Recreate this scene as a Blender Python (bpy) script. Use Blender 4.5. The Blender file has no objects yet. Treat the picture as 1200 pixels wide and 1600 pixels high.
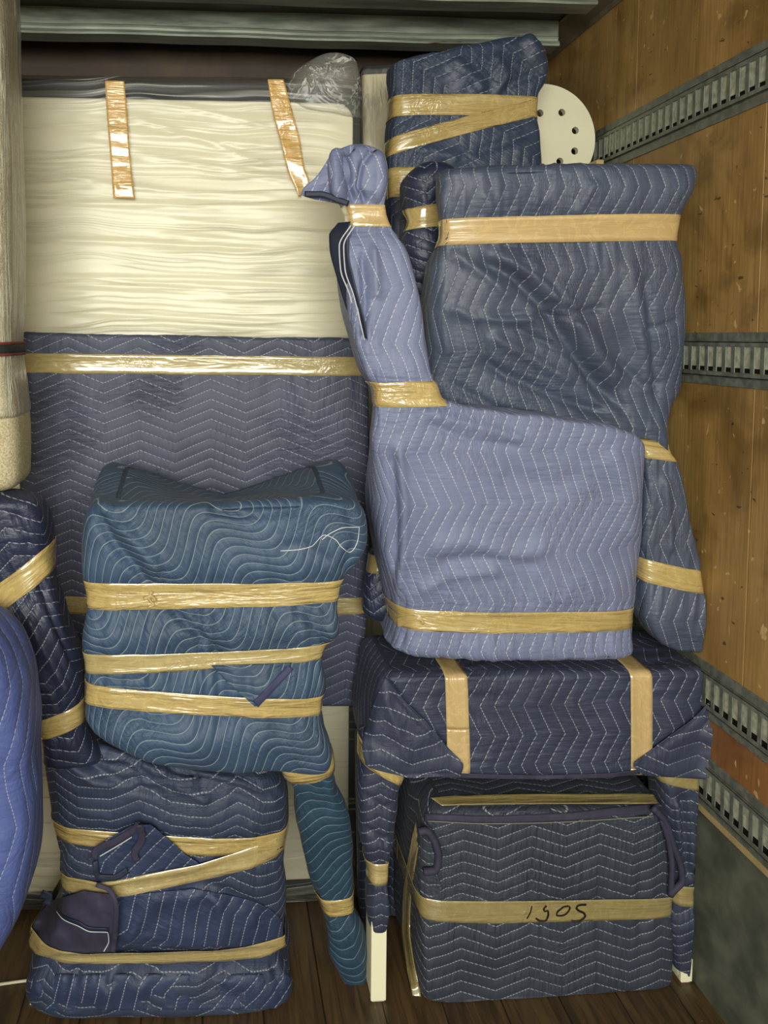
import bpy, math
import numpy as np
from mathutils import Vector, Euler
from mathutils.bvhtree import BVHTree

SC = bpy.context.scene
COL = SC.collection

# ------------------------------------------------------------------ camera
F = 1250.0
YAW, PITCH = math.radians(4.0), math.radians(4.0)
CAMZ = 1.56
cam_d = bpy.data.cameras.new('camera')
cam = bpy.data.objects.new('camera', cam_d)
COL.objects.link(cam)
cam.location = (0, 0, CAMZ)
cam.rotation_euler = Euler((math.pi / 2 - PITCH, 0, -YAW), 'XYZ')
cam_d.sensor_fit = 'VERTICAL'
cam_d.sensor_height = 36.0
cam_d.lens = F / 1600 * 36.0
cam_d.clip_start = 0.02
RM = np.array(cam.rotation_euler.to_matrix())          # camera to world
_d = RM.T @ np.array([0.0, 1.0, 0.0])
VPX, VPY = 340.0, 525.0
PCX = VPX - F * _d[0] / -_d[2]
PCY = VPY + F * _d[1] / -_d[2]
cam_d.shift_x = (600 - PCX) / 1600
cam_d.shift_y = (PCY - 800) / 1600
SC.camera = cam
CAM = np.array([0, 0, CAMZ])

# ------------------------------------------------------------------ look
SC.view_settings.view_transform = 'Standard'
SC.view_settings.look = 'None'
SC.view_settings.exposure = -0.05
SC.view_settings.gamma = 1.0
SC.view_settings.use_curve_mapping = False

# daylight: bright hazy sky and greenery seen through the open rear door
w = bpy.data.worlds.new('world'); SC.world = w; w.use_nodes = True
nt = w.node_tree; nt.nodes.clear()
out = nt.nodes.new('ShaderNodeOutputWorld'); bg = nt.nodes.new('ShaderNodeBackground')
tc = nt.nodes.new('ShaderNodeTexCoord'); sx = nt.nodes.new('ShaderNodeSeparateXYZ')
nz = nt.nodes.new('ShaderNodeTexNoise'); nz.inputs['Scale'].default_value = 5; nz.inputs['Detail'].default_value = 5
ma = nt.nodes.new('ShaderNodeMath'); ma.operation = 'MULTIPLY_ADD'; ma.inputs[1].default_value = 0.9
rp = nt.nodes.new('ShaderNodeValToRGB')
nt.links.new(tc.outputs['Generated'], sx.inputs[0]); nt.links.new(tc.outputs['Generated'], nz.inputs['Vector'])
nt.links.new(nz.outputs['Fac'], ma.inputs[0]); nt.links.new(sx.outputs['Z'], ma.inputs[2])
nt.links.new(ma.outputs[0], rp.inputs[0]); nt.links.new(rp.outputs[0], bg.inputs[0])
e = rp.color_ramp.elements
e[0].position = 0.25; e[0].color = (0.34, 0.34, 0.28, 1)
e[1].position = 0.85; e[1].color = (1.0, 1.0, 0.96, 1)
x = e.new(0.45); x.color = (0.34, 0.40, 0.26, 1)
x = e.new(0.58); x.color = (0.75, 0.8, 0.62, 1)
bg.inputs[1].default_value = 1.9
nt.links.new(bg.outputs[0], out.inputs[0])

def area(name, loc, rot, sx_, sy_, energy, color):
    l = bpy.data.lights.new(name, 'AREA'); l.shape = 'RECTANGLE'; l.size = sx_; l.size_y = sy_
    l.energy = energy; l.color = color
    o = bpy.data.objects.new(name, l); COL.objects.link(o); o.location = loc; o.rotation_euler = rot
    return o
# sky light entering through the open rear doorway, behind and above the photographer
area('doorway_daylight', (-0.25, -1.6, 1.95), (math.radians(84), 0, math.radians(-3)), 1.9, 1.1, 112, (1.0, 0.985, 0.90))

# ------------------------------------------------------------------ helpers
def P(px, py, Y):
    """Point of the plane y=Y seen at photo position px,py."""
    d = RM @ np.array([(px - PCX) / F, -(py - PCY) / F, -1.0])
    return CAM + d * (Y / d[1])

def ray(px, py):
    d = RM @ np.array([(px - PCX) / F, -(py - PCY) / F, -1.0])
    return d / np.linalg.norm(d)

def proj(V):
    c = (V - CAM) @ RM
    return np.stack([PCX + F * c[:, 0] / -c[:, 2], PCY - F * c[:, 1] / -c[:, 2]], 1)

_rs = np.random.RandomState(7)
_T = _rs.rand(64, 64, 64)
def noise(V, scale=1.0, seed=0.0):
    p = V * np.array(scale) + seed * 7.31 + 100
    i = np.floor(p).astype(int); f = p - i; f = f * f * (3 - 2 * f)
    r = 0
    for a in (0, 1):
        for b in (0, 1):
            for c in (0, 1):
                wgt = (f[:, 0] if a else 1 - f[:, 0]) * (f[:, 1] if b else 1 - f[:, 1]) * (f[:, 2] if c else 1 - f[:, 2])
                r = r + wgt * _T[(i[:, 0] + a) % 64, (i[:, 1] + b) % 64, (i[:, 2] + c) % 64]
    return r * 2 - 1

def smooth(x, a, b):
    t = np.clip((x - a) / (b - a), 0, 1)
    return t * t * (3 - 2 * t)

def pchip(x, y, xi):
    x = np.asarray(x, float); y = np.asarray(y, float)
    if len(x) == 2: return np.interp(xi, x, y)
    h = np.diff(x); d = np.diff(y) / h; m = np.zeros(len(x))
    for k in range(1, len(x) - 1):
        if d[k - 1] * d[k] > 0:
            w1 = 2 * h[k] + h[k - 1]; w2 = h[k] + 2 * h[k - 1]
            m[k] = (w1 + w2) / (w1 / d[k - 1] + w2 / d[k])
    m[0] = d[0]; m[-1] = d[-1]
    k = np.clip(np.searchsorted(x, xi) - 1, 0, len(h) - 1); t = (xi - x[k]) / h[k]
    return ((2 * t**3 - 3 * t**2 + 1) * y[k] + (t**3 - 2 * t**2 + t) * h[k] * m[k]
            + (-2 * t**3 + 3 * t**2) * y[k + 1] + (t**3 - t**2) * h[k] * m[k + 1])

def make(name, V, Fc, mat, parent=None, uv=None, smooth_shade=True):
    V = np.asarray(V, float)
    me = bpy.data.meshes.new(name)
    L = np.zeros(3); q_ = parent
    while q_: L += np.array(q_.location); q_ = q_.parent
    me.from_pydata((V - L).tolist(), [], [list(map(int, f)) for f in Fc])
    if uv is not None:
        lay = me.uv_layers.new(name='UVMap')
        idx = np.zeros(len(me.loops), dtype=np.int32); me.loops.foreach_get('vertex_index', idx)
        lay.data.foreach_set('uv', np.asarray(uv, float)[idx].ravel())
    if smooth_shade: me.polygons.foreach_set('use_smooth', [True] * len(me.polygons))
    me.materials.append(mat)
    me.update()
    o = bpy.data.objects.new(name, me); COL.objects.link(o)
    if parent: o.parent = parent
    return o

def thing(name, label, cat, loc, group=None):
    o = bpy.data.objects.new(name, None); COL.objects.link(o); o.location = loc; o.empty_display_size = 0.1
    o['label'] = label; o['category'] = cat
    if group: o['group'] = group
    return o

def tag(o, label, cat, group=None, kind=None):
    o['label'] = label; o['category'] = cat
    if group: o['group'] = group
    if kind: o['kind'] = kind
    return o

def boxes(bs):
    V = []; Fc = []
    for (x0, y0, z0, x1, y1, z1) in bs:
        n = len(V)
        V += [(x0, y0, z0), (x1, y0, z0), (x1, y1, z0), (x0, y1, z0), (x0, y0, z1), (x1, y0, z1), (x1, y1, z1), (x0, y1, z1)]
        Fc += [(n, n + 3, n + 2, n + 1), (n + 4, n + 5, n + 6, n + 7), (n, n + 1, n + 5, n + 4), (n + 1, n + 2, n + 6, n + 5), (n + 2, n + 3, n + 7, n + 6), (n + 3, n, n + 4, n + 7)]
    return V, Fc

def struct(name, bs, mat, bevel=0.0):
    V, Fc = boxes(bs)
    o = make(name, V, Fc, mat, None, None, False)
    o['kind'] = 'structure'
    if bevel:
        m = o.modifiers.new('bevel', 'BEVEL'); m.width = bevel; m.segments = 2; m.limit_method = 'ANGLE'
    return o

# ------------------------------------------------------------------ node helper
class N:
    def __init__(s, name):
        s.m = bpy.data.materials.new(name); s.m.use_nodes = True
        s.t = s.m.node_tree; s.t.nodes.clear()
        s.out = s.n('ShaderNodeOutputMaterial')
    def n(s, t, **k):
        x = s.t.nodes.new(t)
        for a, b in k.items(): setattr(x, a, b)
        return x
    def set(s, inp, v):
        if isinstance(v, bpy.types.NodeSocket): s.t.links.new(v, inp)
        else: inp.default_value = v
    def m2(s, op, a, b=0.0, c=None, clamp=False):
        x = s.n('ShaderNodeMath', operation=op); x.use_clamp = clamp
        s.set(x.inputs[0], a); s.set(x.inputs[1], b)
        if c is not None: s.set(x.inputs[2], c)
        return x.outputs[0]
    def uv(s):
        t = s.n('ShaderNodeTexCoord'); return t.outputs['UV']
    def obj(s):
        t = s.n('ShaderNodeNewGeometry'); return t.outputs['Position']
    def sep(s, v):
        x = s.n('ShaderNodeSeparateXYZ'); s.set(x.inputs[0], v); return x.outputs
    def comb(s, a, b, c=0.0):
        x = s.n('ShaderNodeCombineXYZ'); s.set(x.inputs[0], a); s.set(x.inputs[1], b); s.set(x.inputs[2], c); return x.outputs[0]
    def noise(s, v, scale=1, detail=3, rough=.5, dist=0.0):
        x = s.n('ShaderNodeTexNoise'); s.set(x.inputs['Vector'], v)
        x.inputs['Scale'].default_value = scale; x.inputs['Detail'].default_value = detail
        x.inputs['Roughness'].default_value = rough; x.inputs['Distortion'].default_value = dist
        return x.outputs['Fac']
    def mr(s, v, a, b, c=0.0, d=1.0, ss=True):
        x = s.n('ShaderNodeMapRange'); x.interpolation_type = 'SMOOTHSTEP' if ss else 'LINEAR'
        s.set(x.inputs[0], v)
        for i, q in enumerate((a, b, c, d)): s.set(x.inputs[i + 1], q)
        return x.outputs[0]
    def mix(s, f, a, b):
        x = s.n('ShaderNodeMix', data_type='RGBA'); s.set(x.inputs[0], f)
        for i, q in ((6, a), (7, b)):
            s.set(x.inputs[i], q if isinstance(q, bpy.types.NodeSocket) else (*q[:3], 1))
        return x.outputs[2]
    def bump(s, h, dist=1.0, strength=1.0, normal=None):
        x = s.n('ShaderNodeBump'); x.inputs['Distance'].default_value = dist; x.inputs['Strength'].default_value = strength
        s.set(x.inputs['Height'], h)
        if normal is not None: s.set(x.inputs['Normal'], normal)
        return x.outputs[0]
    def bsdf(s, col, rough=.5, metal=0.0, normal=None, **k):
        x = s.n('ShaderNodeBsdfPrincipled')
        s.set(x.inputs['Base Color'], col if isinstance(col, bpy.types.NodeSocket) else (*col[:3], 1))
        s.set(x.inputs['Roughness'], rough); s.set(x.inputs['Metallic'], metal)
        if normal is not None: s.set(x.inputs['Normal'], normal)
        for a, b in k.items(): s.set(x.inputs[a.replace('_', ' ')], b)
        return x
    def done(s, sh):
        s.t.links.new(sh, s.out.inputs[0]); return s.m

def hexc(h):
    v = [int(h[i:i + 2], 16) / 255 for i in (0, 2, 4)]
    return tuple(q / 12.92 if q <= .04045 else ((q + .055) / 1.055) ** 2.4 for q in v)

def quilt(name, col, col2=None, S=.05, A=.032, Pd=.3, rot=0.0, wave=False, thread=(.42, .45, .5), off=(0, 0),
          flat=1.0, warp=.02, puff=.0055, pucker=.0012, wrinkle=.004, rough=.5, dash=True, sheen=.25, wsc=9):
    """Quilted moving blanket: dashed zigzag or wavy stitching sunk into padded cotton."""
    s = N(name)
    u0, v0, _ = s.sep(s.uv())
    nv = s.comb(u0, v0, 3.7)
    w1 = s.m2('SUBTRACT', s.noise(nv, 3.2, 2), .5); w2 = s.m2('SUBTRACT', s.noise(s.comb(u0, v0, 9.1), 3.2, 2), .5)
    u = s.m2('MULTIPLY_ADD', w1, warp * 2, s.m2('ADD', u0, off[0])); v = s.m2('MULTIPLY_ADD', w2, warp * 2, s.m2('ADD', v0, off[1]))
    c, sn = math.cos(math.radians(rot)), math.sin(math.radians(rot))
    p = s.m2('ADD', s.m2('MULTIPLY', u, c), s.m2('MULTIPLY', v, sn))
    q = s.m2('ADD', s.m2('MULTIPLY', u, -sn), s.m2('MULTIPLY', v, c))
    if wave:
        k = s.m2('ADD', q, s.m2('MULTIPLY', s.m2('SINE', s.m2('MULTIPLY', p, 2 * math.pi / Pd)), A))
        k = s.m2('ADD', k, s.m2('MULTIPLY', s.m2('SINE', s.m2('MULTIPLY', p, 4 * math.pi / Pd)), A * .12))
    else:
        tri = s.m2('PINGPONG', p, Pd / 2)
        if flat < 1:
            tri = s.m2('MINIMUM', tri, Pd / 2 * flat)
        k = s.m2('MULTIPLY_ADD', tri, 2 * A / (Pd / 2), q)
    fr = s.m2('FRACT', s.m2('ADD', s.m2('DIVIDE', k, S), 50.0))
    d = s.m2('MULTIPLY', s.m2('MINIMUM', fr, s.m2('SUBTRACT', 1.0, fr)), S)          # metres to the nearest seam
    line = s.mr(d, .0005, .0016, 1, 0)
    if dash:
        da = s.m2('FRACT', s.m2('ADD', s.m2('DIVIDE', s.m2('ADD', p, s.m2('MULTIPLY', q, .6)), .0085), 90.0))
        on = s.mr(s.m2('ABSOLUTE', s.m2('SUBTRACT', da, .5)), .28, .36, 1, .12)
        fade = s.mr(s.noise(nv, 9, 2), .3, .45, .45, 1)
        line = s.m2('MULTIPLY', s.m2('MULTIPLY', line, on), fade)
    dn = s.m2('DIVIDE', d, S / 2)
    pf = s.m2('MULTIPLY', s.m2('POWER', s.m2('MINIMUM', s.m2('MULTIPLY', dn, 1.3), 1.0), .55), puff)
    pk = s.m2('MULTIPLY', s.noise(s.comb(s.m2('MULTIPLY', p, 95), s.m2('MULTIPLY', k, 16)), 1, 2), pucker * 2)
    pk = s.m2('MULTIPLY', pk, s.mr(s.noise(nv, 5, 2), .35, .6, .25, 1.2))
    wr = s.noise(nv, wsc, 4, .55, 1.6)
    wr = s.m2('POWER', s.m2('ABSOLUTE', s.m2('SUBTRACT', wr, .5)), .7)
    wr2 = s.noise(s.comb(s.m2('MULTIPLY', u0, 40), s.m2('MULTIPLY', v0, 14), 2), 1, 3, .5, .8)
    ck = s.noise(s.comb(s.m2('MULTIPLY', p, 30), s.m2('MULTIPLY', q, 110), 6), 1, 3, .6, 1.0)
    ck = s.m2('MULTIPLY', s.m2('ABSOLUTE', s.m2('SUBTRACT', ck, .5)), s.mr(s.noise(nv, 4.5, 3, .6), .45, .62))
    pk = s.m2('ADD', pk, s.m2('MULTIPLY', ck, .006))
    h = s.m2('ADD', s.m2('ADD', s.m2('MULTIPLY', pf, .36), pk), s.m2('ADD', s.m2('MULTIPLY', wr, wrinkle * .65), s.m2('MULTIPLY', wr2, .0008)))
    col2 = col2 or tuple(a * .72 for a in col)
    base = s.mix(s.mr(s.noise(nv, 6, 4, .6), .3, .72), col, col2)
    fine = s.noise(s.comb(s.m2('MULTIPLY', u0, 700), s.m2('MULTIPLY', v0, 500)), 1, 1)
    base = s.mix(s.m2('MULTIPLY', fine, .22), base, tuple(min(1, a * 1.6 + .01) for a in col))
    base = s.mix(s.m2('MULTIPLY', line, .72), base, thread)
    b = s.bsdf(base, rough + .08, 0.0, s.bump(h, 1.0, 1.0), Sheen_Weight=sheen * .12, Sheen_Roughness=.4, Specular_IOR_Level=.5)
    return s.done(b.outputs[0])

def tape_mat(name, col, seed=0.0, rough=.2, wr=.0009):
    s = N(name)
    u, v, _ = s.sep(s.uv())
    st = s.noise(s.comb(s.m2('MULTIPLY', u, 5), s.m2('MULTIPLY', v, 36), seed), 1, 3, .6, .6)
    cr = s.noise(s.comb(u, v, seed), 26, 3, .6, .7)
    cr = s.m2('ABSOLUTE', s.m2('SUBTRACT', cr, .5))
    cm = s.mr(s.noise(s.comb(u, v, seed + 4), 5, 2), .48, .66)
    h = s.m2('ADD', s.m2('MULTIPLY', st, wr * 9), s.m2('MULTIPLY', s.m2('MULTIPLY', cr, cm), .007))
    base = s.mix(s.mr(st, .3, .7), col, tuple(a * .92 for a in col))
    base = s.mix(s.m2('MULTIPLY', s.mr(cr, .0, .06, 1, 0), .35), base, tuple(min(1, a * 1.35) for a in col))
    b = s.bsdf(base, rough, 0, s.bump(h, 1.0, .9), Coat_Weight=1, Coat_Roughness=.07, Coat_IOR=1.6, Specular_IOR_Level=.8)
    return s.done(b.outputs[0])

def film_mat(name, base_op=.10, streak=.5, tint=(.9, .9, .82), sc=(2.2, 46), rot=0, hb=.010, det=4):
    s = N(name)
    u, v, _ = s.sep(s.uv())
    n0 = s.noise(s.comb(u, v, 5), 2.0, 2)
    vv = s.m2('ADD', v, s.m2('MULTIPLY', n0, .12))
    a = s.noise(s.comb(s.m2('MULTIPLY', u, sc[0]), s.m2('MULTIPLY', vv, sc[1])), 1, det, .6, .5)
    rg = s.m2('ABSOLUTE', s.m2('SUBTRACT', a, .5))
    gate = s.mr(s.noise(s.comb(u, v, 8), 3, 2), .4, .65, .2, 1)
    line = s.m2('MULTIPLY', s.mr(rg, 0, .035, 1, 0), gate)
    h = s.m2('MULTIPLY', s.m2('ADD', a, s.m2('MULTIPLY', line, .3)), hb)
    nrm = s.bump(h, 1, 1)
    tr = s.n('ShaderNodeBsdfTransparent'); gl = s.n('ShaderNodeBsdfGlossy'); gl.inputs['Roughness'].default_value = .3
    s.set(gl.inputs['Normal'], nrm)
    df = s.n('ShaderNodeBsdfDiffuse'); df.inputs[0].default_value = (*tint, 1); s.set(df.inputs['Normal'], nrm)
    fr = s.n('ShaderNodeFresnel'); fr.inputs[0].default_value = 1.45; s.set(fr.inputs['Normal'], nrm)
    m1 = s.n('ShaderNodeMixShader'); s.set(m1.inputs[0], s.m2('ADD', s.m2('MULTIPLY', line, streak), base_op))
    s.t.links.new(tr.outputs[0], m1.inputs[1]); s.t.links.new(df.outputs[0], m1.inputs[2])
    m2_ = s.n('ShaderNodeMixShader'); s.set(m2_.inputs[0], s.m2('MINIMUM', s.m2('MULTIPLY_ADD', fr.outputs[0], .9, .01), .6))
    s.t.links.new(m1.outputs[0], m2_.inputs[1]); s.t.links.new(gl.outputs[0], m2_.inputs[2])
    return s.done(m2_.outputs[0])

def plain(name, col, rough=.5, metal=0.0, nscale=0, namt=.15, bump=0.0, **k):
    s = N(name); base = col; nr = None
    if nscale:
        f = s.noise(s.obj(), nscale, 4, .6)
        base = s.mix(s.mr(f, .3, .7), tuple(a * (1 - namt) for a in col), tuple(min(1, a * (1 + namt)) for a in col))
        if bump: nr = s.bump(s.m2('MULTIPLY', f, bump))
    return s.done(s.bsdf(base, rough, metal, nr, **k).outputs[0])

# ------------------------------------------------------------------ geometry tools
def vnormals(V, Fc):
    Q = np.array([f if len(f) == 4 else (f[0], f[1], f[2], f[2]) for f in Fc])
    n = np.cross(V[Q[:, 2]] - V[Q[:, 0]], V[Q[:, 3]] - V[Q[:, 1]])
    t = Q[:, 2] == Q[:, 3]
    n[t] = np.cross(V[Q[t, 1]] - V[Q[t, 0]], V[Q[t, 2]] - V[Q[t, 0]])
    out = np.zeros_like(V)
    for k in range(4): np.add.at(out, Q[:, k], n)
    return out / (np.linalg.norm(out, axis=1, keepdims=True) + 1e-12)

def polydist(pts, path):
    """distance, signed side and path parameter 0..1 for 2D points"""
    path = np.array(path, float); best = np.full(len(pts), 1e9); sd = np.zeros(len(pts)); tt = np.zeros(len(pts))
    L = np.linalg.norm(np.diff(path, axis=0), axis=1); cum = np.concatenate([[0], np.cumsum(L)])
    for k in range(len(path) - 1):
        a, b = path[k], path[k + 1]; ab = b - a
        t = np.clip(((pts - a) @ ab) / (ab @ ab), 0, 1); q = a + t[:, None] * ab
        d = np.linalg.norm(pts - q, axis=1); m = d < best
        cr = ab[0] * (pts[:, 1] - a[1]) - ab[1] * (pts[:, 0] - a[0])
        best[m] = d[m]; sd[m] = np.sign(cr[m]); tt[m] = (cum[k] + t[m] * L[k]) / cum[-1]
    return best, sd, tt

def fold(path, amp, w, kind='ridge', w2=None):
    return dict(path=path, amp=amp, w=w, kind=kind, w2=w2)

BV = {}
def bvh(V, Fc): return BVHTree.FromPolygons([tuple(v) for v in V], [tuple(map(int, f)) for f in Fc])

class Geo:
    pass

def loft(name, rows, mat, parent, res=.006, capt=.04, capb=.04, n=5, kc=.1, folds=(), nz=.006, nzs=7, cinch=(), clampx=None,
         uvmode='world', seed=1, zmin=None, drape=0.004, hook=None):
    """Closed padded body swept through rows (xL,yL,xR,yR,front depth,thickness)."""
    R = np.array([list(r)[:6] for r in rows], float)
    mid = np.array([P((r[0] + r[2]) / 2, (r[1] + r[3]) / 2, r[4]) for r in R])
    cl = np.concatenate([[0], np.cumsum(np.linalg.norm(np.diff(mid, axis=0), axis=1))])
    H = cl[-1]; nr = max(8, int(H / res)); s = np.linspace(0, H, nr)
    # finer rows at the ends for the rounded caps
    s = np.unique(np.concatenate([s, capt * (1 - np.cos(np.linspace(0, math.pi / 2, 9))) if capt else [0],
                                  H - capb * (1 - np.cos(np.linspace(0, math.pi / 2, 9))) if capb else [H]]))
    s = s[np.concatenate([[True], np.diff(s) > 2e-4])]
    C = np.stack([pchip(cl, R[:, k], s) for k in range(6)], 1)
    shr = np.zeros(len(s))
    if capt: m = s < capt; shr[m] = capt - np.sqrt(np.maximum(0, capt**2 - (capt - s[m])**2))
    if capb: m = s > H - capb; shr[m] = np.maximum(shr[m], capb - np.sqrt(np.maximum(0, capb**2 - (capb - (H - s[m]))**2)))
    W = np.array([np.linalg.norm(P(c[2], c[3], c[4]) - P(c[0], c[1], c[4])) for c in C])
    per = 2 * (W.max() + C[:, 5].max()); M = max(24, int(per / res)); M += M % 2
    th = np.linspace(0, 2 * math.pi, 721)[:-1] + math.pi / 2
    V = []; U = []
    for i, c in enumerate(C):
        Yq = c[4] + kc * c[5]
        A = P(c[0], c[1], Yq); B = P(c[2], c[3], Yq); cen = (A + B) / 2; h = (B - A) / 2; wl = np.linalg.norm(h)
        cen[1] = c[4] + c[5] / 2
        f = max(.12, 1 - shr[i] / wl) if shr[i] else 1; g = max(.12, 1 - shr[i] / (c[5] / 2)) if shr[i] else 1
        co, si = np.cos(th), np.sin(th); r = (np.abs(co)**n + np.abs(si)**n)**(-1 / n)
        X = r * co * f; Yd = r * si * g
        pts = np.stack([X * wl, Yd * c[5] / 2], 1)
        dl = np.linalg.norm(np.diff(np.vstack([pts, pts[:1]]), axis=0), axis=1); cu = np.concatenate([[0], np.cumsum(dl)])
        q = np.linspace(0, cu[-1], M + 1)[:-1]
        X = np.interp(q, cu, np.append(X, X[0])); Yd = np.interp(q, cu, np.append(Yd, Yd[0]))
        pp = cen + X[:, None] * h + np.stack([0 * X, Yd * c[5] / 2, 0 * X], 1)
        V.append(pp)
        arc = q - cu[-1] / 2
        if uvmode == 'row': U.append(np.stack([arc, np.full(M, -s[i])], 1))
        else: U.append(np.stack([pp[:, 0] + np.sign(X) * (pp[:, 1] - c[4]), pp[:, 2]], 1))
    nR = len(V)
    # end fills
    top, bot = V[0], V[-1]; Yt, Yb = C[0][4], C[-1][4]
    def fillr(ring, uvr, y0, sgn):
        out = []; cc = ring.mean(0)
        K = max(3, int(min(W[0 if sgn > 0 else -1], .8) / 2 / res / 1.6))
        for k in range(1, K): out.append(cc + (ring - cc) * (1 - k / K))
        return out
    tr = fillr(top, U[0], Yt, 1); br = fillr(bot, U[-1], Yb, -1)
    def uvcap(r, y0, sg):
        return np.stack([r[:, 0], r[:, 2] + sg * (r[:, 1] - y0)], 1)
    if uvmode == 'row': Uc = [U[0]] * len(tr); Ub = [U[-1]] * len(br)
    else: Uc = [uvcap(r, Yt, 1) for r in tr]; Ub = [uvcap(r, Yb, -1) for r in br]
    allr = tr[::-1] + V + br; allu = Uc[::-1] + U + Ub
    VV = np.vstack(allr); UU = np.vstack(allu); nn = len(allr)
    I = np.arange(nn - 1)[:, None] * M + np.arange(M)[None]; J = np.arange(nn - 1)[:, None] * M + (np.arange(M)[None] + 1) % M
    Fc = np.stack([I, J, J + M, I + M], -1).reshape(-1, 4).tolist()
    nv = len(VV)
    VV = np.vstack([VV, allr[0].mean(0), allr[-1].mean(0)]); UU = np.vstack([UU, allu[0].mean(0), allu[-1].mean(0)])
    for k in range(M):
        Fc.append((nv, (k + 1) % M, k)); b = (nn - 1) * M; Fc.append((nv + 1, b + k, b + (k + 1) % M))
    nrm = vnormals(VV, Fc)
    cen = VV.mean(0)
    if ((VV - cen) * nrm).sum() < 0:
        Fc = [tuple(reversed(f)) for f in Fc]; nrm = -nrm
    px = proj(VV)
    toc = CAM - VV; toc /= np.linalg.norm(toc, axis=1, keepdims=True)
    fw = smooth((nrm * toc).sum(1), -.1, .35)
    D = np.zeros(len(VV)); pf = np.zeros(len(VV)) + nz * noise(VV, nzs, seed) + nz * .45 * noise(VV, nzs * 2.3, seed + 1)
    # fine drapery ridges
    wv = VV + .03 * np.stack([noise(VV, 8, seed + 3), noise(VV, 8, seed + 4), noise(VV, 8, seed + 5)], 1)
    rd = 1 - np.abs(noise(wv, (16, 16, 9), seed + 6)) * 2
    gate = smooth(noise(VV, 4, seed + 7), -.1, .5)
    D += .55 * drape * np.maximum(rd, 0)**2 * gate
    for fo in folds:
        d, sd, t = polydist(px, fo['path']); a = fo['amp']; ww = fo['w']
        end = smooth(t, 0, .12) * smooth(1 - t, 0, .12)
        if fo['kind'] == 'ridge': D += a * np.exp(-(d / ww)**2) * end * fw
        elif fo['kind'] == 'step':      # overlapping layer: positive side (right of path direction) stands proud
            w2 = fo['w2'] or ww * 6
            D += a * np.where(sd > 0, smooth(d, 0, ww) * np.exp(-(np.maximum(d - ww, 0) / w2)**2), -.25 * np.exp(-(d / ww)**2)) * end * fw
        elif fo['kind'] == 'bulge': D += a * np.exp(-(d / ww)**2) * fw
    tk = np.ones(len(VV))
    for (x0, y0, x1, y1, wd, dep) in cinch:
        d, sd, t = polydist(px, [(x0, y0), (x1, y1)])
        inside = np.exp(-(np.maximum(d - wd * .4, 0) / (wd * .55))**2)
        D -= dep * inside
        along = (px - np.array([x0, y0])) @ (np.array([x1 - x0, y1 - y0]) / math.hypot(x1 - x0, y1 - y0))
        pn = noise(np.stack([along / 9.0, VV[:, 1] * 25, d * 0], 1), 1, seed + 9) + .6 * noise(np.stack([along / 4.5, VV[:, 1] * 40, d * 0], 1), 1, seed + 10)
        D += .0042 * pn * np.exp(-np.maximum(d - wd * .5, 0) / (wd * 1.1)) * (1 - .75 * smooth(-d, -wd * .5, -wd * .35))
    D += pf
    VV = VV + nrm * D[:, None]
    if hook: VV = hook(VV)
    if clampx is not None:
        mx = VV[:, 0] > clampx; VV[mx, 0] = clampx - (VV[mx, 0] - clampx) * .02
    if zmin is not None:
        mz = VV[:, 2] < zmin; VV[mz, 2] = zmin
    o = make(name, VV, Fc, mat, parent, UU)
    g = Geo(); g.V = VV; g.F = Fc; g.o = o; g.bvh = bvh(VV, Fc); g.Y = R[0][4]
    Q = np.array([f for f in Fc if len(f) == 4]); g.E = np.vstack([Q[:, [0, 1]], Q[:, [1, 2]]])
    return g

def hull(p):
    p = p[np.lexsort((p[:, 1], p[:, 0]))]
    def half(pts):
        h = []
        for q in pts:
            while len(h) >= 2 and (h[-1][0] - h[-2][0]) * (q[1] - h[-2][1]) - (h[-1][1] - h[-2][1]) * (q[0] - h[-2][0]) <= 0: h.pop()
            h.append(q)
        return h
    a = half(p); b = half(p[::-1]); return np.array(a[:-1] + b[:-1])

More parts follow.
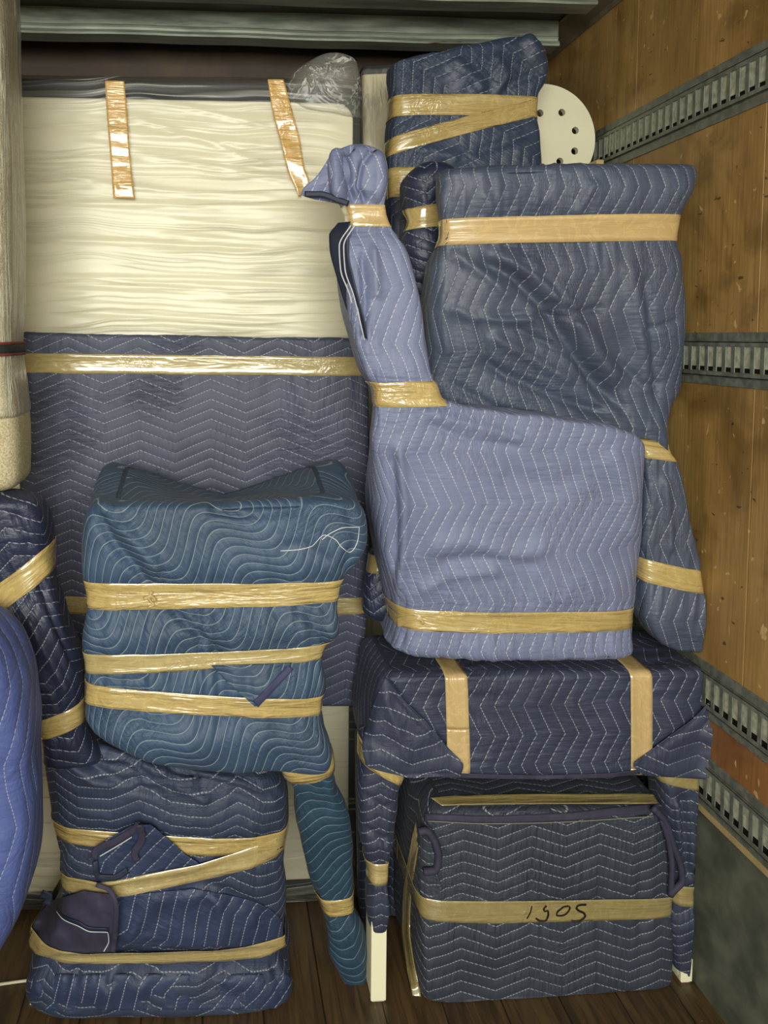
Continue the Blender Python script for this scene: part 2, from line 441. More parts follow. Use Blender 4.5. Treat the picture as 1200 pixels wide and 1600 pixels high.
def tape(geos, p0, p1, wpx, mat, parent, Y=None, xr=None, w1=None, name='tape_band', lift=.0016, res=.008, jit=.0012, label=None, seed=0, rows=7, taper=None):
    """Packing tape pulled tight round a bundle: convex hull of its section, row by row."""
    if not isinstance(geos, (list, tuple)): geos = [geos]
    Y = Y or geos[0].Y
    A = P(*p0, Y); B = P(*p1, Y); t = B - A; Ln = np.linalg.norm(t); t /= Ln
    nrm = np.cross(t, np.array([0, 1, 0])); nrm /= np.linalg.norm(nrm)
    wm = wpx * Y / F; w1m = (w1 or wpx) * Y / F
    V = []; U = []; angs = None
    for j in range(rows):
        o = (j / (rows - 1) - .5)
        pts = []
        for g in geos:
            rel = g.V - A
            tt = rel @ t
            wl = wm + (w1m - wm) * np.clip(tt / Ln, 0, 1)
            dd = rel @ nrm - o * wl
            a, b = g.E[:, 0], g.E[:, 1]; m = dd[a] * dd[b] < 0; a, b = a[m], b[m]
            f = dd[a] / (dd[a] - dd[b]); X = g.V[a] + f[:, None] * (g.V[b] - g.V[a])
            q = np.stack([(X - A) @ t, X[:, 1]], 1)
            if xr is not None:
                pxs = proj(X)[:, 0]; q = q[(pxs > xr[0]) & (pxs < xr[1])]
            pts.append(q)
        pts = np.vstack(pts)
        if len(pts) < 8: continue
        h = hull(pts); h2 = np.vstack([h, h[:1]])
        c = (h.max(0) + h.min(0)) / 2
        if angs is None:
            dl = np.linalg.norm(np.diff(h2, axis=0), axis=1); cu = np.concatenate([[0], np.cumsum(dl)]); M = max(40, int(cu[-1] / res))
            q = np.linspace(0, cu[-1], M + 1)[:-1]
            sm = np.stack([np.interp(q, cu, h2[:, 0]), np.interp(q, cu, h2[:, 1])], 1) - c
            angs = np.unwrap(np.arctan2(sm[:, 1], sm[:, 0])); arcs = q
        # ray from c at each angle to the hull boundary
        ea, eb = h, h2[1:]
        out_ = []
        for an in angs:
            d = np.array([math.cos(an), math.sin(an)]); e_ = eb - ea; r0 = ea - c
            den = d[0] * e_[:, 1] - d[1] * e_[:, 0]
            with np.errstate(divide='ignore', invalid='ignore'):
                s = (r0[:, 0] * e_[:, 1] - r0[:, 1] * e_[:, 0]) / den; uu = (r0[:, 0] * d[1] - r0[:, 1] * d[0]) / den
            ok = (uu >= -1e-6) & (uu <= 1 + 1e-6) & (s > 0)
            out_.append(c + d * (s[ok].max() if ok.any() else 0))
        out_ = np.array(out_)
        dv = out_ - c; out_ = out_ + dv / np.linalg.norm(dv, axis=1, keepdims=True) * lift
        tloc = out_[:, 0]; wl = wm + (w1m - wm) * np.clip(tloc / Ln, 0, 1)
        V3 = A + tloc[:, None] * t + (o * wl)[:, None] * nrm; V3[:, 1] = out_[:, 1]
        if j in (0, rows - 1):
            V3 += nrm * (jit * noise(V3, 22, seed + j))[:, None]
        V.append(V3); U.append(np.stack([arcs, np.full(len(arcs), o * wm)], 1))
    n = len(V); M = len(V[0]); VV = np.vstack(V); UU = np.vstack(U) + seed * .37
    Fc = []
    for j in range(n - 1):
        for k in range(M - 1): Fc.append((j * M + k, j * M + k + 1, (j + 1) * M + k + 1, (j + 1) * M + k))
    # close the loop with an overlap at the rear
    base = len(VV); VV = np.vstack([VV] + [V[j][:1] for j in range(n)]); UU = np.vstack([UU] + [U[j][:1] + [[arcs[-1] - arcs[0] + res, 0]] + seed * .37 for j in range(n)])
    for j in range(n - 1): Fc.append((j * M + M - 1, base + j, base + j + 1, (j + 1) * M + M - 1))
    o = make(name, VV, Fc, mat, parent, UU)
    sm = o.modifiers.new('thickness', 'SOLIDIFY'); sm.thickness = .0004; sm.offset = 1
    if label: o['label'] = label
    g = Geo(); g.V = VV; g.F = Fc; g.o = o; g.bvh = bvh(VV, Fc); g.Y = Y
    Q = np.array([f for f in Fc]); g.E = np.vstack([Q[:, [0, 1]], Q[:, [1, 2]]])
    return g

def drape(name, targets, rows, mat, parent, lift=.004, thick=.003, res=.006, Y=1.8, curl=None, smooth_it=3, nz=0.0, seed=0, label=None, uvrot=0, depth=None, interp=True):
    """A flat piece (flap, hem, tape end, ink) lying on the targets; rows = (xL,yL,xR,yR)."""
    R = np.array(rows, float)
    cl = np.concatenate([[0], np.cumsum(np.hypot(np.diff((R[:, 0] + R[:, 2]) / 2), np.diff((R[:, 1] + R[:, 3]) / 2)) + 1e-3)])
    H = cl[-1] * Y / F; wmax = np.hypot(R[:, 2] - R[:, 0], R[:, 3] - R[:, 1]).max() * Y / F
    a = max(2, int(H / res) + 1); b = max(3, int(wmax / res) + 1)
    s = np.linspace(0, cl[-1], a + 1)
    f_ = pchip if interp else (lambda x_, y_, xi_: np.interp(xi_, x_, y_))
    C = np.stack([f_(cl, R[:, k], s) for k in range(4)], 1); t = np.linspace(0, 1, b + 1)
    pxs = C[:, None, 0] * (1 - t) + C[:, None, 2] * t; pys = C[:, None, 1] * (1 - t) + C[:, None, 3] * t
    Dp = np.full(pxs.shape, np.nan); Ry = np.zeros(pxs.shape + (3,))
    for i in range(a + 1):
        for j in range(b + 1):
            r = ray(pxs[i, j], pys[i, j]); Ry[i, j] = r
            if depth is not None: Dp[i, j] = depth / r[1]; continue
            best = None
            for g in targets:
                loc, no, ix, ds = g.bvh.ray_cast(Vector(CAM), Vector(r))
                if loc is not None and (best is None or ds < best): best = ds
            if best is not None: Dp[i, j] = best
    med = np.nanmedian(Dp) if not np.isnan(Dp).all() else Y
    Dp[np.abs(Dp - med) > .16] = np.nan
    for _ in range(200):                      # fill misses from neighbours
        m = np.isnan(Dp)
        if not m.any(): break
        pad = np.pad(Dp, 1, constant_values=np.nan)
        st = np.stack([pad[:-2, 1:-1], pad[2:, 1:-1], pad[1:-1, :-2], pad[1:-1, 2:]])
        with np.errstate(all='ignore'):
            import warnings; warnings.simplefilter('ignore'); av = np.nanmean(st, 0)
        Dp[m] = av[m]
    Dp = np.where(np.isnan(Dp), med, Dp)
    raw = Dp.copy()
    for _ in range(smooth_it):
        pad = np.pad(Dp, 1, mode='edge'); Dp = np.minimum(raw, (pad[:-2, 1:-1] + pad[2:, 1:-1] + pad[1:-1, :-2] + pad[1:-1, 2:]) / 4)
    Lf = np.full(Dp.shape, lift)
    if curl is not None:
        S_, T_ = np.meshgrid(np.linspace(0, 1, a + 1), t, indexing='ij'); Lf = Lf + curl(S_, T_)
    Fr = CAM + Ry * (Dp - Lf)[..., None]
    if nz: Fr = Fr - Ry * (nz * noise(Fr.reshape(-1, 3), 30, seed).reshape(Dp.shape))[..., None]
    Bk = Fr + Ry * thick
    w_ = b + 1; cnt = (a + 1) * w_
    V = np.vstack([Fr.reshape(-1, 3), Bk.reshape(-1, 3)]); Fc = []
    for i in range(a):
        for j in range(b):
            q = (i * w_ + j, (i + 1) * w_ + j, (i + 1) * w_ + j + 1, i * w_ + j + 1)
            Fc.append(q); Fc.append(tuple(cnt + k for k in reversed(q)))
    edge = [(0, j) for j in range(b)] + [(i, b) for i in range(a)] + [(a, j) for j in range(b, 0, -1)] + [(i, 0) for i in range(a, 0, -1)]
    for k in range(len(edge)):
        p_, q_ = edge[k], edge[(k + 1) % len(edge)]; x_ = p_[0] * w_ + p_[1]; y_ = q_[0] * w_ + q_[1]
        Fc.append((x_, y_, cnt + y_, cnt + x_))
    wid = np.linalg.norm(Fr[:, -1] - Fr[:, 0], axis=1)
    if uvrot is None: UV = np.stack([np.repeat((s * Y / F)[:, None], w_, 1), (t - .5)[None] * wid[:, None]], -1).reshape(-1, 2)
    else:
        c_, s_ = math.cos(math.radians(uvrot)), math.sin(math.radians(uvrot)); UV = Fr[..., [0, 2]].reshape(-1, 2) @ np.array([[c_, -s_], [s_, c_]])
    o = make(name, V, Fc, mat, parent, np.vstack([UV, UV]))
    if label: o['label'] = label
    g = Geo(); g.V = V; g.F = Fc; g.o = o; g.bvh = bvh(V, Fc); g.Y = Y; Q = np.array(Fc); g.E = np.vstack([Q[:, [0, 1]], Q[:, [1, 2]]])
    return g

def strip(name, targets, path, wpx, mat, parent, w1=None, **k):
    """ribbon along a px path"""
    p = np.array(path, float); d = np.gradient(p, axis=0); d /= np.linalg.norm(d, axis=1, keepdims=True)
    n_ = np.stack([-d[:, 1], d[:, 0]], 1); ws = np.linspace(wpx, w1 or wpx, len(p))[:, None] / 2
    a = p + n_ * ws; b = p - n_ * ws
    k.setdefault('uvrot', None)
    return drape(name, targets, np.hstack([a, b]), mat, parent, **k)

def tube(name, pts, rad, mat, parent, seg=8):
    pts = np.array(pts, float); n = len(pts)
    cl = np.concatenate([[0], np.cumsum(np.linalg.norm(np.diff(pts, axis=0), axis=1))]); s = np.linspace(0, cl[-1], max(n * 6, 12))
    pts = np.stack([pchip(cl, pts[:, k], s) for k in range(3)], 1); n = len(pts)
    T = np.gradient(pts, axis=0); T /= np.linalg.norm(T, axis=1, keepdims=True)
    up = np.array([0, 1.0, 0.1]); A = np.cross(T, up); A /= np.linalg.norm(A, axis=1, keepdims=True); B = np.cross(T, A)
    th = np.linspace(0, 2 * math.pi, seg + 1)[:-1]
    V = (pts[:, None] + rad * (np.cos(th)[None, :, None] * A[:, None] + np.sin(th)[None, :, None] * B[:, None])).reshape(-1, 3)
    Fc = [(i * seg + k, i * seg + (k + 1) % seg, (i + 1) * seg + (k + 1) % seg, (i + 1) * seg + k) for i in range(n - 1) for k in range(seg)]
    Fc += [tuple(range(seg))[::-1], tuple((n - 1) * seg + k for k in range(seg))]
    return make(name, V, Fc, mat, parent, np.zeros((len(V), 2)))

# ------------------------------------------------------------------ materials
NAVY = hexc('39425f'); SLATE = hexc('424d74'); PERI = hexc('7880b8'); DARK = hexc('2d3453'); TEAL = hexc('2c5273')
GREYNAVY = hexc('333c50')
M_panel = quilt('navy_zigzag_panel', hexc('474c62'), S=0.0255, A=0.018, Pd=0.176, warp=.008, puff=.003, wrinkle=.001, off=(.02, 0), pucker=.0012)
M_slate = quilt('slate_zigzag', hexc('485166'), S=.033, A=.019, Pd=.18, rot=90, warp=0.014, puff=.005, wrinkle=.003, pucker=.0018, rough=.42)
M_peri = quilt('periwinkle_zigzag', hexc('757c9c'), hexc('697190'), S=0.027, A=0.026, Pd=0.235, rot=90, warp=0.018, puff=.004, wrinkle=.0035, pucker=.0016, thread=(.62, .64, .70), off=(0, .1))
M_perileg = M_peri
M_table = quilt('dark_navy_zigzag_upright', hexc('343b52'), S=0.033, A=0.0175, Pd=0.143, rot=90, warp=0.008, puff=.005, wrinkle=.0025, pucker=.0016)
M_tableflap = quilt('dark_navy_zigzag_flap', hexc('343b52'), S=0.033, A=0.014, Pd=0.15, rot=-6, warp=.012, puff=.005, wrinkle=.0025)
M_tableleg = quilt('dark_navy_leg', hexc('30374c'), S=0.027, A=0.012, Pd=0.09, warp=0.01, puff=.005, wrinkle=.004)
M_box = quilt('charcoal_navy_zigzag', hexc('343a47'), S=0.0265, A=0.0145, Pd=0.163, warp=.006, puff=.005, wrinkle=.001, pucker=.0026, off=(.09, 0))
M_teal = quilt('teal_wavy', hexc('364c67'), S=0.023, A=0.03, Pd=0.187, rot=38, wave=True, warp=0.012, dash=False, puff=.006, wrinkle=.003, pucker=.0014, thread=(.28, .36, .40))
M_tealleg = quilt('teal_leg', hexc('27445a'), S=0.026, A=0.03, Pd=0.2, rot=15, wave=True, warp=0.02, dash=False, puff=.005, wrinkle=.006, thread=(.2, .28, .34))
M_chair = quilt('navy_zigzag_chair', hexc('333c55'), S=0.027, A=0.024, Pd=0.21, flat=.62, rot=-4, warp=0.014, puff=.006, wrinkle=.004, pucker=.0018)
M_chairlow = quilt('navy_zigzag_skirt', hexc('2f3b5a'), S=0.03, A=.016, Pd=.25, rot=62, warp=0.02, puff=.006, wrinkle=.006)
M_post = quilt('dark_navy_post', hexc('272e47'), S=0.03, A=0.02, Pd=0.15, rot=10, warp=0.02, puff=.006, wrinkle=.006, rough=.38)
M_top = quilt('navy_top', hexc('364158'), S=0.034, A=0.028, Pd=0.18, rot=55, warp=0.018, puff=.005, wrinkle=.004, rough=.4)
M_bright = quilt('bright_blue', hexc('48568f'), S=0.045, A=0.02, Pd=0.25, rot=80, warp=0.035, puff=.006, wrinkle=.006)
M_inner = plain('dark_navy_lining', hexc('1d2439'), .6, 0, 30, .2, .001)
M_bind = plain('binding_tape', hexc('343246'), .75, 0, 60, .15, .001)
M_threadw = plain('white_thread', (.55, .57, .6), .6)
M_tape = tape_mat('packing_tape', hexc('b2a06c'), 0)
M_tape2 = tape_mat('packing_tape_creased', hexc('bba468'), 5, .24, .0016)
M_tape3 = tape_mat('packing_tape_flat', hexc('c8ac76'), 9, .3, .0005)
M_tape4 = tape_mat('packing_tape_olive', hexc('98895a'), 13, .2, .0008)
M_tapew = tape_mat('packing_tape_on_film', hexc('d8b06c'), 17, .2, .002)
M_film = film_mat('clear_stretch_film', .03, .34, (.66, .64, .52), (.5, 20), hb=.006, det=2)
M_film2 = film_mat('crumpled_film', .10, .55, (.8, .8, .72), (9, 12), hb=.012)
M_film3 = film_mat('crumpled_film_upright', .10, .5, (.8, .8, .68), (34, 2.5), hb=.009)
M_white = plain('cream_white_fabric', hexc('ddd8bd'), .75, 0, 6, .03, .002)
M_gusset = plain('black_border_fabric', hexc('26282a'), .8)
M_paint = plain('cream_painted_wood', hexc('f0eccb'), .4)
M_disc = plain('cream_enamel', hexc('e6e2c4'), .45, 0, 10, .03)
M_hemthread = plain('tan_hem_stitching', hexc('8a7f70'), .7)
M_ink = plain('marker_ink', hexc('1e120c'), .5)
M_strapred = plain('red_webbing', hexc('6e2320'), .8); M_strapblk = plain('black_webbing', hexc('17201a'), .8)
M_wood = plain('pale_wood', hexc('b9a273'), .6, 0, 20, .1)

def linen():
    s = N('beige_linen'); p = s.obj(); n_ = s.noise(p, 260, 2, .6); n2 = s.noise(p, 12, 3)
    c = s.mix(s.mr(n_, .3, .7), hexc('9a9070'), hexc('d0c6a4')); c = s.mix(s.m2('MULTIPLY', n2, .3), c, hexc('a79c78'))
    return s.done(s.bsdf(c, .85, 0, s.bump(s.m2('MULTIPLY', n_, .002))).outputs[0])
M_linen = linen()

def plywood(name, c1, c2, c3):
    s = N(name); x, y, z = s.sep(s.obj())
    g = s.noise(s.comb(s.m2('MULTIPLY', y, 9), s.m2('MULTIPLY', z, 1.3), x), 1, 4, .55, 1.2)
    g2 = s.noise(s.comb(s.m2('MULTIPLY', y, 120), s.m2('MULTIPLY', z, 6), x), 1, 3, .6)
    g3 = s.noise(s.comb(y, z, x), 4.5, 4, .6, .6)
    c = s.mix(s.mr(g, .3, .7), c1, c2); c = s.mix(s.m2('MULTIPLY', s.mr(g2, .45, .75), .35), c, c3)
    c = s.mix(s.m2('MULTIPLY', s.mr(g3, .46, .68), .7), c, c3)
    g4 = s.noise(s.comb(y, z, x), 1.6, 5, .65, .4); c = s.mix(s.m2('MULTIPLY', s.mr(g4, .5, .7), .5), c, hexc('5c4a2a'))
    nick = s.noise(s.comb(s.m2('MULTIPLY', y, 40), s.m2('MULTIPLY', z, 26), 4), 1, 2, .6, .4)
    c = s.mix(s.mr(nick, .68, .71, 0, .75), c, hexc('d8bb80'))
    nk2 = s.noise(s.comb(s.m2('MULTIPLY', y, 30), s.m2('MULTIPLY', z, 50), 14), 1, 2, .6, .4)
    c = s.mix(s.mr(nk2, .69, .72, 0, .75), c, hexc('3a2810'))
    h = s.m2('ADD', s.m2('MULTIPLY', g2, .0008), s.m2('MULTIPLY', g, .002))
    return s.done(s.bsdf(c, .5, 0, s.bump(h)).outputs[0])
M_ply = plywood('worn_plywood', hexc('b59156'), hexc('9c7a42'), hexc('6a5028'))
M_plyred = plywood('red_plywood', hexc('a0703e'), hexc('86592e'), hexc('684424'))
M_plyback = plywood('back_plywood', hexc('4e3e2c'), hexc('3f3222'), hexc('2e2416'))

def metal(name, col, rough=.4, metalness=.8, sc=20, rust=0.0, str_=(1, 1, 1)):
    s = N(name); p = s.obj(); x, y, z = s.sep(p)
    q = s.comb(s.m2('MULTIPLY', x, str_[0]), s.m2('MULTIPLY', y, str_[1]), s.m2('MULTIPLY', z, str_[2]))
    n_ = s.noise(q, sc, 4, .6); c = s.mix(s.mr(n_, .3, .7), tuple(a * .7 for a in col), tuple(min(1, a * 1.25) for a in col))
    if rust:
        r = s.noise(q, sc * .7, 3, .7); c = s.mix(s.mr(r, 1 - rust, 1 - rust + .06), c, hexc('5a3420'))
    return s.done(s.bsdf(c, s.mr(n_, .3, .7, rough * .8, rough * 1.25), metalness, s.bump(s.m2('MULTIPLY', n_, .0012))).outputs[0])
M_rail = metal('galvanised_rail', hexc('7d8277'), .5, .35, 45, .30)
M_railback = metal('rail_backing', hexc('c9ccb8'), .5, .1, 60)
M_steel = metal('painted_steel_kick_panel', hexc('6c7263'), .5, .2, 12)
M_roof = metal('roof_sheet', hexc('3f382b'), .55, .3, 4, 0, (1, 6, 1))
M_bow = metal('galvanised_roof_bow', hexc('98a092'), .42, .45, 5, .30, (1, 6, 6))

def floor_m():
    s = N('dark_floor_planks'); x, y, z = s.sep(s.obj())
    g = s.noise(s.comb(s.m2('MULTIPLY', x, 60), s.m2('MULTIPLY', y, 5), 1), 1, 4, .6, .8)
    fr = s.m2('FRACT', s.m2('ADD', s.m2('DIVIDE', x, .14), 20.3)); seam = s.mr(s.m2('MINIMUM', fr, s.m2('SUBTRACT', 1.0, fr)), .0, .02, 1, 0)
    c = s.mix(s.mr(g, .3, .7), hexc('3a2c1c'), hexc('5c472c')); c = s.mix(s.m2('MULTIPLY', seam, .8), c, hexc('150e08'))
    dust = s.noise(s.comb(x, y, z), 90, 2); c = s.mix(s.mr(dust, .70, .76, 0, .5), c, hexc('8c7758'))
    h = s.m2('SUBTRACT', s.m2('MULTIPLY', g, .001), s.m2('MULTIPLY', seam, .002))
    return s.done(s.bsdf(c, .42, 0, s.bump(h)).outputs[0])
M_floor = floor_m()

# ------------------------------------------------------------------ the truck body
XW = 1.14; YB = 2.76; ZC = 2.54; XL = -1.25; Y0 = -1.0
struct('floor', [(XL, Y0, -.05, XW + .05, YB, 0)], M_floor)
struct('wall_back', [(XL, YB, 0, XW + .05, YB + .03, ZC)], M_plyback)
struct('wall_left', [(XL - .03, Y0, 0, XL, YB, ZC)], M_ply)
# right wall: sheets of plywood between the rails, red-brown sheet low down
def sheets():
    b = []
    for (z0, z1) in ((1.56, 2.045), (.81, 1.45), (2.17, ZC)):
        ys = [Y0, .40, 1.622, 2.155, YB] if z1 > 2 else [Y0, .40, 1.622, YB]
        for a_, c_ in zip(ys[:-1], ys[1:]): b.append((XW, a_ + .0012, z0 - .03, XW + .03, c_ - .0012, z1 + .03))
    return b
struct('wall_right', sheets(), M_ply, .0012)
struct('trim_1', [(XW, Y0, .56, XW + .03, YB, .69)], M_plyred)                    # reddish board between the low rails
struct('trim_2', [(XW + .004, Y0, 0, XW + .03, YB, .47)], M_steel)                # grey kick panel
struct('trim_3', [(XW - .006, Y0, .438, XW + .02, YB, .452)], M_wood)
struct('ceiling', [(XL, Y0, ZC, XW + .05, YB, ZC + .02)], M_roof)

M_slotshade = plain('painted_slot_shade', hexc('15140f'), .9)  # near-black colour standing in for shadow inside the rail slots
def rail(name, z0, z1, ph):
    """logistics rail: flanges, raised channel with upright slots, lighter backing"""
    H = z1 - z0; fl = H * .17; xo = XW - .010; xi = XW - .008
    b = [(XW - .004, Y0, z0, XW + .004, YB, z0 + fl), (XW - .004, Y0, z1 - fl, XW + .004, YB, z1)]
    # sloping shoulders drawn as stepped folds, then the slotted face
    b += [(xo, Y0, z0 + fl, XW, YB, z0 + fl + .003), (xo, Y0, z1 - fl - .003, XW, YB, z1 - fl)]
    s0 = z0 + fl + H * .09; s1 = z1 - fl - H * .09
    b += [(xo, Y0, z0 + fl, xi, YB, s0), (xo, Y0, s1, xi, YB, z1 - fl)]
    y = .9 + ph; pitch = .032; first = y
    while y < YB - .03:
        b.append((xo, y, s0, xi, y + pitch * .40, s1)); y += pitch
    b.append((xo, Y0, s0, xi, first, s1))
    o = struct(name, b, M_rail, .0008)
    o3 = struct('trim_slotshade', [(XW + .002, Y0, z0, XW + .03, YB, z1)], M_slotshade); o3.name = name + '_recess'  # dark strip added behind the slots to paint shadow at their lower ends
    o2 = struct('trim_backing', [(XW - .0045, Y0, s0 + H * .09, XW - .001, YB, z1 - fl)], M_railback); o2.name = name + '_backing'
    return o
rail('trim_4', 2.044, 2.1735, 0.0)
rail('trim_5', 1.448, 1.568, .011)
rail('trim_6', .671, .798, .004)
rail('trim_7', .451, .5785, .018)

# roof bows: pressed steel channels crossing the roof, with a curved web between their lips
def bow(name, y0, zb, depth=.055):
    V = []; xs = np.linspace(XL, XW - .075, 90); zm = zb + .028
    prof = [(y0, ZC), (y0, zm + .004), (y0 - .004, zm), (y0, zm - .004), (y0, zb + .016), (y0 - .010, zb + .012), (y0 - .014, zb + .004), (y0 - .012, zb), (y0 + depth, zb), (y0 + depth + .004, zb + .01), (y0 + depth + .004, ZC)]
    for x_ in xs:
        wob = .0025 * math.sin(x_ * 5 + y0) + .0015 * math.sin(x_ * 17)
        for (a_, c_) in prof: V.append((x_, a_ + wob, c_ + (wob if c_ < ZC - .01 else 0)))
    n = len(prof); Fc = [(i * n + k, (i + 1) * n + k, (i + 1) * n + k + 1, i * n + k + 1) for i in range(len(xs) - 1) for k in range(n - 1)]
    o = make(name, V, Fc, M_bow, None, None, False); o['kind'] = 'structure'
    m = o.modifiers.new('sheet', 'SOLIDIFY'); m.thickness = .0015
    return o
bow('trim_8', 2.25, 2.485); bow('trim_9', 2.50, 2.460); bow('trim_11', 1.85, 2.49); bow('trim_12', 1.40, 2.49)
# angle trim where wall meets roof
V_ = [(XW - .004, Y0, 2.50), (XW - .004, YB, 2.50), (XW - .008, Y0, 2.515), (XW - .008, YB, 2.515), (XW - .075, Y0, 2.535), (XW - .075, YB, 2.535), (XW, Y0, 2.538), (XW, YB, 2.538)]
o = make('trim_10', V_, [(0, 1, 3, 2), (2, 3, 5, 4), (4, 5, 7, 6), (6, 7, 1, 0), (0, 2, 4, 6), (1, 7, 5, 3)], metal('grey_brown_cove', hexc('7d735c'), .5, .3, 10), None, None, False); o['kind'] = 'structure'

# ------------------------------------------------------------------ mattress in film
T = thing('wrapped_mattress', 'tall white mattress with black border, sealed in clear stretch film, standing at the rear', 'mattress', (-.1, 2.2, 0))
zt = P(300, 122, 2.1)[2]; xr_ = P(567, 300, 2.1)[0]; xl_ = XL + .45
def rrect(x0, z0, x1, z1, r, y, y2, mat, name, parent, bev=.012):
    pts = []
    for (cx_, cz_, a0) in ((x1 - r, z1 - r, 0), (x0 + r, z1 - r, 90), (x0 + r, z0 + r, 180), (x1 - r, z0 + r, 270)):
        for k in range(13):
            a_ = math.radians(a0 + 90 * k / 12); pts.append((cx_ + r * math.cos(a_), cz_ + r * math.sin(a_)))
    pts = np.array(pts); c = pts.mean(0); n = len(pts); V = []
    for (sc_, yy) in ((.97, y), (1, None), (1, y2)):
        if yy is None:
            for kk in range(1, 5):
                a_ = kk / 4 * math.pi / 2; q = pts - (pts - c) / np.linalg.norm(pts - c, axis=1, keepdims=True) * bev * (1 - math.sin(a_))
                V += [(p_[0], y + bev * (1 - math.cos(a_)), p_[1]) for p_ in q]
        elif yy == y:
            q = pts - (pts - c) / np.linalg.norm(pts - c, axis=1, keepdims=True) * bev
            V += [(p_[0], y, p_[1]) for p_ in q]
        else: V += [(p_[0], yy, p_[1]) for p_ in pts]
    L_ = len(V) // n; Fc = [(i * n + k, (i + 1) * n + k, (i + 1) * n + (k + 1) % n, i * n + (k + 1) % n) for i in range(L_ - 1) for k in range(n)]
    Fc += [tuple(range(n)), tuple((L_ - 1) * n + k for k in range(n))[::-1]]
    return make(name, V, Fc, mat, parent, np.array(V)[:, [0, 2]])
o = rrect(xl_, .004, xr_, zt, .055, 2.125, 2.33, M_gusset, 'border', T)
zp = P(300, 153, 2.1)[2]; xp = P(553, 300, 2.1)[0]
rrect(xl_ + .03, .05, xp, zp, .045, 2.112, 2.2, M_white, 'cover_panel', T, .01)
# the film: streaky skin round the mattress
rr_ = np.random.RandomState(5); fcr = []
for k in range(34):
    y_ = 160 + 350 * rr_.rand(); x_ = 40 + 330 * rr_.rand(); L_ = 120 + 260 * rr_.rand(); sl = .03 + .10 * rr_.rand() * (1 if y_ < 330 else .3)
    fcr.append(fold([(x_, y_), (x_ + L_ / 2, y_ + L_ * sl / 2 + 2), (min(x_ + L_, 545), y_ + L_ * sl)], .0012 + .0022 * rr_.rand(), 2.0 + 2.5 * rr_.rand()))
for (p_, q_) in (((30, 316), (540, 326)), ((30, 374), (420, 388)), ((30, 432), (560, 446)), ((60, 484), (540, 515)), ((200, 180), (430, 262)), ((215, 150), (425, 200)), ((205, 240), (470, 286))):
    fcr.append(fold([p_, ((p_[0] + q_[0]) / 2, (p_[1] + q_[1]) / 2 - 2), q_], .0042, 3.2))
fg = loft('stretch_film', [(-250, 116, 567, 124, 2.095, .25), (-250, 300, 569, 300, 2.095, .25), (-250, 700, 569, 700, 2.095, .25), (-250, 1100, 566, 1100, 2.095, .25), (-250, 1416, 565, 1416, 2.095, .25)],
          M_film, T, folds=fcr, res=.0065, capt=.02, capb=.02, n=14, nz=.0008, nzs=4, drape=.0, zmin=.002, seed=3)
drape('tape_band', [fg], [(164, 126, 194, 126), (167, 180, 199, 180), (172, 240, 203, 240), (177, 309, 211, 311)], M_tapew, T, lift=.002, thick=.0006, uvrot=0, nz=.002, label='creased tan tape, left strip')
drape('tape_band', [fg], [(418, 124, 443, 124), (427, 180, 458, 178), (438, 220, 468, 215), (450, 268, 476, 262), (462, 295, 483, 285), (467, 308, 470, 306)], M_tapew, T, lift=.002, thick=.0006, uvrot=0, nz=.003, seed=4, label='crumpled tan tape, right strip')
# gathered tail of film at the top right corner
def crumple(name, rows, Y, T_, mat, parent, amp=.012, seed=0, n=3):
    g = loft(name, [(*r, Y, T_) for r in rows], mat, parent, res=.007, capt=.012, capb=.012, n=n, nz=amp * .6, nzs=10, drape=.016, seed=seed)
    return g
crumple('film_tail', [(500, 84, 545, 82), (478, 100, 562, 92), (455, 120, 567, 120), (448, 145, 569, 150), (470, 168, 569, 185)], 2.09, .10, M_film2, T, seed=12)

# foil-like wrapped board behind, right of the mattress
T = thing('wrapped_board', 'pale board in crinkled clear film, in the gap right of the white mattress', 'board', (.47, 2.45, 0))
rows_ = [(566, 112, 640, 108), (566, 300, 640, 300), (566, 700, 640, 700), (566, 1270, 640, 1270), (566, 1308, 640, 1308)]
loft('board', [(*r, 2.41, .05) for r in rows_], plain('pale_board', hexc('c9bd98'), .5, 0, 8, .2), T, res=.02, capt=.005, capb=.005, n=10, nz=.001, drape=0, zmin=.002)
loft('film', [(r[0] - 1, r[1] - 4, r[2] + 1, r[3] - (4 if r[1] < 1300 else 0), 2.395, .08) for r in rows_], M_film3, T, res=.011, capt=.01, capb=.005, n=8, nz=.002, nzs=10, drape=.006, zmin=.001, seed=8)
loft('top_strip', [(566, 103, 640, 100, 2.40, .07), (566, 116, 640, 113, 2.40, .07)], M_gusset, T, res=.01, capt=.004, capb=.004, n=8, nz=.001, drape=0)

# ------------------------------------------------------------------ navy wrapped panel before the mattress
T = thing('wrapped_furniture', 'wide flat navy quilted panel taped across, leaning upright before the white mattress', 'wrapped furniture', tuple(P(300, 1110, 2.03)))
gp = loft('blanket', [(20, 519, 575, 529, 2.025, .055), (24, 560, 577, 566, 2.025, .055), (30, 800, 577, 800, 2.02, .06), (40, 1000, 570, 1000, 2.02, .06), (50, 1104, 560, 1104, 2.02, .06)],
     M_panel, T, res=.010, capt=.012, capb=.012, n=12, nz=.0025, nzs=5, drape=.0015, cinch=[(20, 568, 580, 575, 30, .003)], seed=21,
     folds=[fold([(468, 600), (474, 640), (462, 690)], -.004, 3), fold([(88, 590), (90, 1000)], .003, 3)])
tape(gp, (20, 567), (580, 573), 30, M_tape, T, seed=1)
tape(gp, (20, 944), (580, 946), 28, M_tape, T, seed=2)

